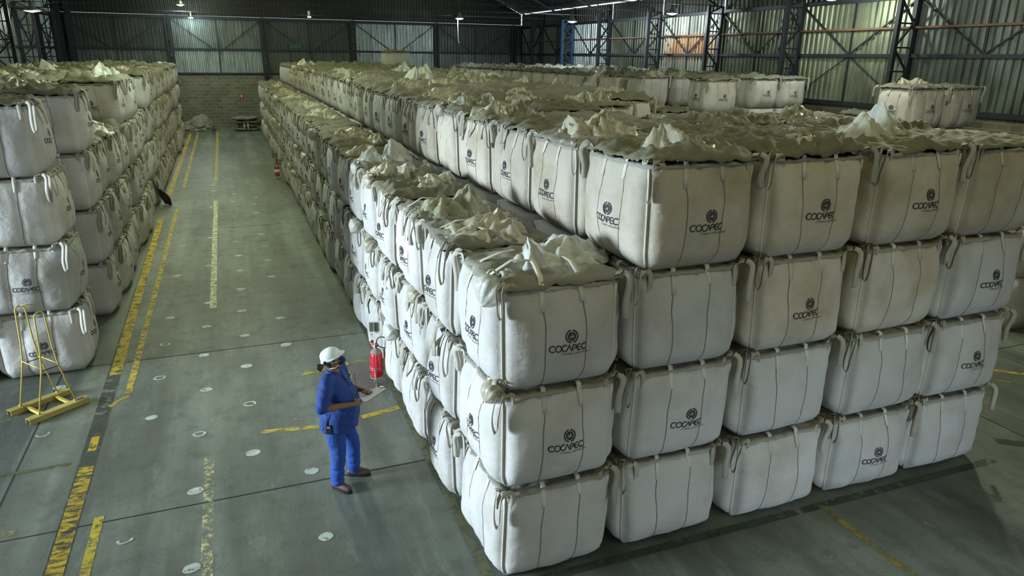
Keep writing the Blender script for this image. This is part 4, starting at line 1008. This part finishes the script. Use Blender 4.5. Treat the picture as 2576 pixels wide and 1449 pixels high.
def worker():
    E_ = empty('person', (.87, 7.74, 0), math.radians(-27)); setp(E_, 'person in blue polo, jeans, white hard hat and mask reading a clipboard in the aisle', 'person')
    RH = Vector((.300, -.135, 1.165)); LH = Vector((.345, .105, 1.205))   # wrists
    rs, ls = Vector((-.02, -.215, 1.455)), Vector((-.02, .215, 1.455)); re, le = Vector((-.055, -.325, 1.165)), Vector((.01, .30, 1.17))
    RHr = RH - (RH - re).normalized() * .06; LHr = LH - (LH - le).normalized() * .06
    hp = Vector((-.010, -.005, 1.643)); HR = Matrix.Rotation(math.radians(16), 3, 'Z') @ Matrix.Rotation(math.radians(-20), 3, 'Y')
    b = MB()
    # head
    ball(b, hp + HR @ Vector((-.012, 0, .025)), .098, (1.03, .80, 1.02), HR); ball(b, hp + HR @ Vector((.022, 0, -.045)), .075, (.95, .82, 1.1), HR)
    ball(b, hp + HR @ Vector((.062, 0, -.088)), .030, (1, 1.1, .8), HR)
    b.tube([hp + HR @ Vector((.088, 0, .02)), hp + HR @ Vector((.112, 0, -.022)), hp + HR @ Vector((.100, 0, -.038))], [.010, .017, .012], 10)
    for s in (-1, 1):
        ball(b, hp + HR @ Vector((.075, s * .030, .028)), .022, (.6, 1.1, .6), HR)      # brow
        ball(b, hp + HR @ Vector((-.010, s * .078, -.012)), .030, (.62, .35, 1.05), HR)  # ear
        ball(b, hp + HR @ Vector((.060, s * .045, -.025)), .026, (.8, .8, .8), HR)
    limb(b, [hp + Vector((-.02, 0, -.06)), Vector((-.015, 0, 1.50)), Vector((-.02, 0, 1.43))], [.062, .064, .08])
    rings_loft(b, [(0, 0, .80, .14, .165), (.02, 0, .95, .165, .18), (.035, 0, 1.10, .175, .18), (.015, 0, 1.25, .15, .185), (-.01, 0, 1.38, .115, .19), (-.02, 0, 1.46, .075, .16)])
    for s, sh, el, wr in ((-1, rs, re, RHr), (1, ls, le, LHr)):
        limb(b, [sh, (sh + el) / 2, el], [.062, .054, .046]); limb(b, [el, el.lerp(wr, .35), el.lerp(wr, .8), wr], [.046, .045, .031, .028])
    for s, hx, fx, fy in ((-1, 0, .0, -.135), (1, .02, .10, .165)):
        limb(b, [(0, s * .09, .86), (fx * .5 + .02, (s * .1 + fy) / 2, .48), (fx - .01, fy, .10)], [.080, .045, .035])
    body = soft(b, 'body', M_SKIN, .006, E_, 4)
    # hands: palm, four fingers of different length, thumb
    for side, wr, el in ((-1, RHr, re), (1, LHr, le)):
        h = MB(); d = (wr - el).normalized(); up = Vector((0, 0, 1)); lat = d.cross(up).normalized(); up = lat.cross(d).normalized()   # lat points to the right of travel
        inn = lat * (1 if side == 1 else -1)                   # toward the other hand (thumb side)
        if side == 1:   # left hand: palm under the board, fingers spread over edge, thumb on top
            d2 = (d + Vector((.25, -.35, 0))).normalized(); pc = wr + d2 * .05
            ball(h, pc, .046, (1.0, .9, .42), Matrix((d2, up.cross(d2).normalized(), up)).transposed())
            lat2 = up.cross(d2).normalized() * -1
            for i, (off, L) in enumerate(((-.030, .055), (-.011, .065), (.010, .070), (.030, .064))):
                p0 = pc + d2 * .038 + lat2 * off * .9; p1 = p0 + d2 * L * .45 + up * .006; p2 = p1 + (d2 - up * .25).normalized() * L * .33; p3 = p2 + (d2 - up * .6).normalized() * L * .28
                h.tube([p0 - d2 * .02, p0, p1, p2, p3], [.010, .0095, .009, .0082, .006], 8)
            t0 = pc + lat2 * .035 - d2 * .02; h.tube([t0, t0 + lat2 * .018 + d2 * .02, t0 + lat2 * .020 + d2 * .045 + up * .004, t0 + lat2 * .012 + d2 * .062], [.013, .0115, .010, .007], 8)
        else:           # right hand closed around a pen and the board's near edge
            d2 = (d + Vector((.1, .25, 0))).normalized(); pc = wr + d2 * .045
            ball(h, pc, .043, (1.0, .62, .85), Matrix((d2, up.cross(d2).normalized(), up)).transposed())
            inn2 = up.cross(d2).normalized()
            for i, (zo, L) in enumerate(((.024, .058), (.008, .064), (-.010, .060), (-.026, .048))):
                p0 = pc + d2 * .034 + up * zo; p1 = p0 + (d2 + inn2 * .25).normalized() * L * .48; p2 = p1 + (d2 * .1 + inn2).normalized() * L * .36; p3 = p2 + (inn2 * .6 - d2).normalized() * L * .34
                h.tube([p0 - d2 * .02, p0, p1, p2, p3], [.0105, .010, .0092, .0085, .0068], 8)
            t0 = pc + inn2 * .020 + up * .030 - d2 * .022; h.tube([t0, t0 + up * .012 + d2 * .022 + inn2 * .012, t0 + up * .010 + d2 * .045 + inn2 * .02, t0 + up * .004 + d2 * .062 + inn2 * .02], [.014, .012, .0105, .008], 8)
        h.tube([wr - d * .06, wr - d * .02, wr + d * .03], [.029, .027, .026], 14)
        soft(h, 'hand', M_SKIN, .0035, E_, 3, factor=.5)
    # eyes, hair
    for s in (-1, 1):
        b = MB(); ball(b, hp + HR @ Vector((.080, s * .031, .008)), .0115); ball(b, hp + HR @ Vector((.0885, s * .0315, .008)), .0052); b.build('eye', mat('eye', (.25, .22, .2), .3), E_, True)
        b = MB(); b.tube([hp + HR @ Vector((.088, s * .014, .034)), hp + HR @ Vector((.088, s * .033, .040)), hp + HR @ Vector((.074, s * .052, .034))], [.003, .0048, .003], 6); b.build('eyebrow', M_HAIR, E_, True)
    b = MB(); ball(b, hp + HR @ Vector((-.026, 0, .018)), .096, (1.03, .84, .98), HR); ball(b, hp + HR @ Vector((-.055, 0, -.045)), .055, (.8, 1.15, .9), HR)
    for s in (-1, 1): b.tube([hp + HR @ Vector((.020, s * .074, .03)), hp + HR @ Vector((.018, s * .077, -.025))], [.012, .006], 8)
    soft(b, 'hair', M_HAIR, .006, E_, 3, lambda c, n: n * .002 * mn.noise(c * 90))
    # polo shirt
    def folds(c, n):
        q = mn.noise(Vector((c.x * 7, c.y * 7, c.z * 4 + 3))) * .026 + mn.noise(Vector((c.x * 13 + c.z * 9, c.y * 11, c.z * 10))) * .015
        return n * q * (1 if c.z < 1.40 else .4)
    b = MB(); rings_loft(b, [(.005, 0, .80, .225, .235), (.010, 0, .83, .226, .236), (.02, 0, .95, .222, .228), (.04, 0, 1.08, .222, .215), (.04, 0, 1.18, .205, .21), (.01, 0, 1.30, .165, .212), (-.015, 0, 1.40, .130, .208), (-.022, 0, 1.46, .100, .175), (-.025, 0, 1.492, .078, .105)], 36)
    for s, sh, el in ((-1, rs, re), (1, ls, le)):
        q = el + (el - sh).normalized() * -.015; limb(b, [sh + Vector((0, -s * .07, -.01)), sh, (sh + q) / 2, q], [.075, .083, .082, .080])
    shirt = soft(b, 'polo_shirt', M_SHIRT, .010, E_, 10, folds)
    b = MB()
    for s in (-1, 1):   # turned-down collar
        P = []; 
        for i in range(9):
            a = PI * (1 - i / 8 * .86) ; P.append(Vector((-.018 + .078 * math.cos(a) + .016 * i / 8, s * .082 * math.sin(a), 1.515 - .050 * (i / 8) ** 1.4)))
        b.ribbon(P, [Vector((p.x + .02, p.y, 0)).normalized() * .75 + Vector((0, 0, -1)) for p in P], .058, .007)
    b.build('collar', M_SHIRT, E_, True)
    b = MB(); b.ribbon([(.090, .0, 1.47), (.118, 0, 1.42), (.150, 0, 1.36), (.178, 0, 1.30)], Vector((0, 1, 0)), .030, .006); b.build('button_placket', M_SHIRT, E_, True)
    b = MB(); b.ribbon([(.150, .085, 1.375), (.152, .108, 1.372), (.148, .130, 1.37)], Vector((.1, 0, 1)), .014, .004); b.box((.158, .108, 1.392), (.006, .014, .014)); b.build('chest_emblem', M_PAPER, E_)
    # jeans
    def jf(c, n): return n * (.010 * mn.noise(Vector((c.x * 10, c.y * 10, c.z * 13))) + .014 * mn.noise(Vector((c.x * 8, c.y * 8, c.z * 26))) * (1 if c.z < .32 else .25))
    b = MB(); rings_loft(b, [(0, 0, .74, .155, .185), (0, 0, .84, .17, .195), (.0, 0, .97, .165, .19)])
    limb(b, [(-.01, -.095, .86), (.00, -.11, .66), (.02, -.125, .47), (.00, -.135, .26), (-.01, -.14, .115)], [.120, .112, .090, .080, .079])
    limb(b, [(.01, .10, .86), (.05, .13, .66), (.10, .155, .47), (.10, .165, .26), (.09, .17, .115)], [.120, .112, .090, .080, .079])
    soft(b, 'jeans', M_JEAN, .008, E_, 4, jf)
    # boots
    for (fx, fy, yaw) in ((-.01, -.14, math.radians(-22)), (.09, .17, math.radians(8))):
        R = Matrix.Rotation(yaw, 3, 'Z'); c = Vector((fx, fy, 0)); q = lambda x, y, z: c + R @ Vector((x, y, z)); b = MB()
        limb(b, [q(-.02, 0, .13), q(-.015, 0, .075)], [.052, .052]); limb(b, [q(-.045, 0, .052), q(.03, 0, .058), q(.11, 0, .050), q(.165, 0, .044)], [.044, .050, .047, .040])
        ball(b, q(.06, 0, .085), .042, (1.2, .9, .7), R)
        soft(b, 'boot', M_BOOT, .006, E_, 4, lambda cc, n: (Vector((0, 0, max(0, .012 - cc.z)))))
        b = MB(); n = 22; v = []
        for z in (.001, .026):
            for i in range(n): a = 2 * PI * i / n; v.append(q(.060 + .150 * math.copysign(abs(math.cos(a)) ** .8, math.cos(a)), .055 * math.copysign(abs(math.sin(a)) ** .7, math.sin(a)) * (1 if math.cos(a) > 0 else .88), z))
        b.add(v, [tuple(range(n))[::-1], tuple(range(n, 2 * n))] + [(i, (i + 1) % n, n + (i + 1) % n, n + i) for i in range(n)]); b.build('boot_sole', M_BLACK, E_)
        b = MB()
        for t in (.03, .055, .08): b.tube([q(t, -.022, .112 - (t - .03) * .35), q(t + .004, 0, .122 - (t - .03) * .35), q(t, .022, .112 - (t - .03) * .35)], .003, 6)
        b.build('boot_lace', M_BLACK, E_, True)
    # mask
    b = MB(); mc = hp + HR @ Vector((.062, 0, -.040)); ball(b, mc, .070, (.98, .86, .86), HR, 20, 14); ball(b, mc + HR @ Vector((.028, 0, -.006)), .050, (.9, .8, .8), HR)
    soft(b, 'face_mask', M_MASK, .006, E_, 3)
    b = MB()
    for s in (-1, 1):
        b.tube([hp + HR @ Vector((.050, s * .068, -.022)), hp + HR @ Vector((.0, s * .088, .000)), hp + HR @ Vector((-.06, s * .078, .022))], .0035, 6)
        b.tube([hp + HR @ Vector((.048, s * .066, -.060)), hp + HR @ Vector((.0, s * .080, -.078)), hp + HR @ Vector((-.06, s * .064, -.068))], .0035, 6)
    b.build('mask_strap', M_PAPER, E_, True)
    # hard hat with muffs
    hc = hp + HR @ Vector((-.008, 0, .045)); HT = HR @ Matrix.Rotation(math.radians(-6), 3, 'Y'); b = MB(); v = []; f = []; nu, nv = 36, 12
    for i in range(nv + 1):
        th = PI / 2 * i / nv
        for j in range(nu):
            a = 2 * PI * j / nu; rx, ry = .124, .108; zz = .108 * math.cos(th); rr = math.sin(th) ** .85 if i else .001
            rid = .006 * math.exp(-(math.sin(a) * rr / .12) ** 2)
            v.append(hc + HT @ Vector((rx * rr * math.cos(a), ry * rr * math.sin(a), zz + rid)))
        if i: f += [((i - 1) * nu + j, i * nu + j, i * nu + (j + 1) % nu, (i - 1) * nu + (j + 1) % nu) for j in range(nu)]
    k = nv * nu; 
    for e2, dz in ((.010, -.004), (.012, -.012), (-.006, -.010)):
        for j in range(nu):
            a = 2 * PI * j / nu; br = .030 * max(0, math.cos(a)) ** 1.5; v.append(hc + HT @ Vector(((.124 + e2 + (br if e2 > 0 else 0)) * math.cos(a), (.110 + e2) * math.sin(a), dz - .012 * max(0, math.cos(a)))))
    for q in range(3):
        for j in range(nu): f.append((k + q * nu + j, k + (q + 1) * nu + j, k + (q + 1) * nu + (j + 1) % nu, k + q * nu + (j + 1) % nu))
    b.add(v, f); b.build('hard_hat', M_HELM, E_, True)
    for s in (-1, 1):
        b = MB(); c = hc + HT @ Vector((-.085, s * .125, -.010)); R = HT @ Matrix.Rotation(math.radians(40 * s), 3, 'Z'); ball(b, c + HT @ Vector((-.055, s * .012, .0)), .040, (.55, .9, 1.15), R); ball(b, c + HT @ Vector((-.040, s * .008, 0)), .036, (.5, .9, 1.1), R); ball(b, c + HT @ Vector((.02, -.006 * s, .012)), .022, (1, .6, 1), HT)
        b.tube([c + HT @ Vector((.02, 0, .012)), c + HT @ Vector((-.045, s * .012, 0))], .008, 8); b.build('ear_muff', M_BLACK, E_, True)
    # things held or hung: objects of their own
    W = Matrix.Translation((.87, 7.74, 0)) @ Matrix.Rotation(math.radians(-27), 4, 'Z')
    a = RH + Vector((.035, .06, .02)); cdir = Vector((.72, .72, .05)).normalized(); 
    ce = empty('clipboard', (0, 0, 0)); ce.matrix_world = W @ Matrix.Translation(Vector((.425, .035, 1.205))) @ Matrix.Rotation(math.radians(52), 4, 'Z') @ Matrix.Rotation(math.radians(-13), 4, 'Y') @ Matrix.Rotation(math.radians(-16), 4, 'X')
    setp(ce, 'clipboard with white papers held in the worker\'s hands', 'clipboard')
    b = MB(); b.box((0, 0, 0), (.32, .225, .004)); b.build('board', mat('brown_board', (.16, .10, .06), .6), ce)
    b = MB(); b.box((-.01, 0, .005), (.30, .212, .005)); b.build('paper', M_PAPER, ce)
    b = MB(); b.box((.145, 0, .012), (.025, .08, .012)); b.tube([(.165, -.02, .02), (.175, 0, .035), (.165, .02, .02)], .004, 6); b.build('clip', M_WIRE, ce)
    b = MB(); p0 = RH + Vector((.02, .03, .03)); b.tube([p0, p0 + Vector((-.075, .035, .055))], .0042, 8); b.tube([p0, p0 + Vector((.03, -.012, -.022))], [.0042, .001], 8)
    o = b.build('pen', mat('blue_pen', (.02, .03, .35), .3), None, True); o.matrix_world = W; setp(o, 'blue pen in the right hand above the clipboard', 'pen')
    re_ = empty('two_way_radio', (0, 0, 0)); re_.matrix_world = W @ Matrix.Translation((-.03, -.232, .86)); setp(re_, 'black two-way radio hanging at the worker\'s hip', 'radio')
    b = MB(); b.box((0, 0, 0), (.060, .034, .115)); b.build('case', M_BLACK, re_); b = MB(); b.tube([(-.018, 0, .055), (-.018, 0, .20)], [.006, .004], 8); b.build('antenna', M_BLACK, re_, True)
    b = MB(); b.lathe([(.007, .057), (.007, .072), (.002, .073)], 10, (.015, 0, 0)); b.box((0, -.019, .03), (.04, .004, .025)); b.build('knob', M_WIRE, re_)
    b = MB(); b.tube([(.01, -.012, -.05), (.012, -.018, -.11), (.0, -.016, -.17)], .004, 6); b.build('wrist_strap', M_BLACK, re_, True)
    g = empty('eyeglasses', (0, 0, 0)); g.matrix_world = W @ Matrix.Translation((.238, -.01, 1.255)) @ Matrix.Rotation(math.radians(20), 4, 'Y'); setp(g, 'eyeglasses hanging from the neck of the blue polo', 'eyeglasses')
    b = MB()
    for zz in (-.028, .028): b.tube([(0, .016 * math.cos(t), zz + .024 * math.sin(t)) for t in [2 * PI * i / 16 for i in range(16)]], .002, 6, closed=True)
    b.tube([(0, 0, -.004), (0, 0, .004)], .002, 6); b.build('rim', M_WIRE, g, True)
    b = MB(); b.tube([(0, 0, .052), (-.035, .01, .10), (-.09, .035, .20)], .0025, 6); b.build('neck_cord', M_BLACK, g, True)
worker()
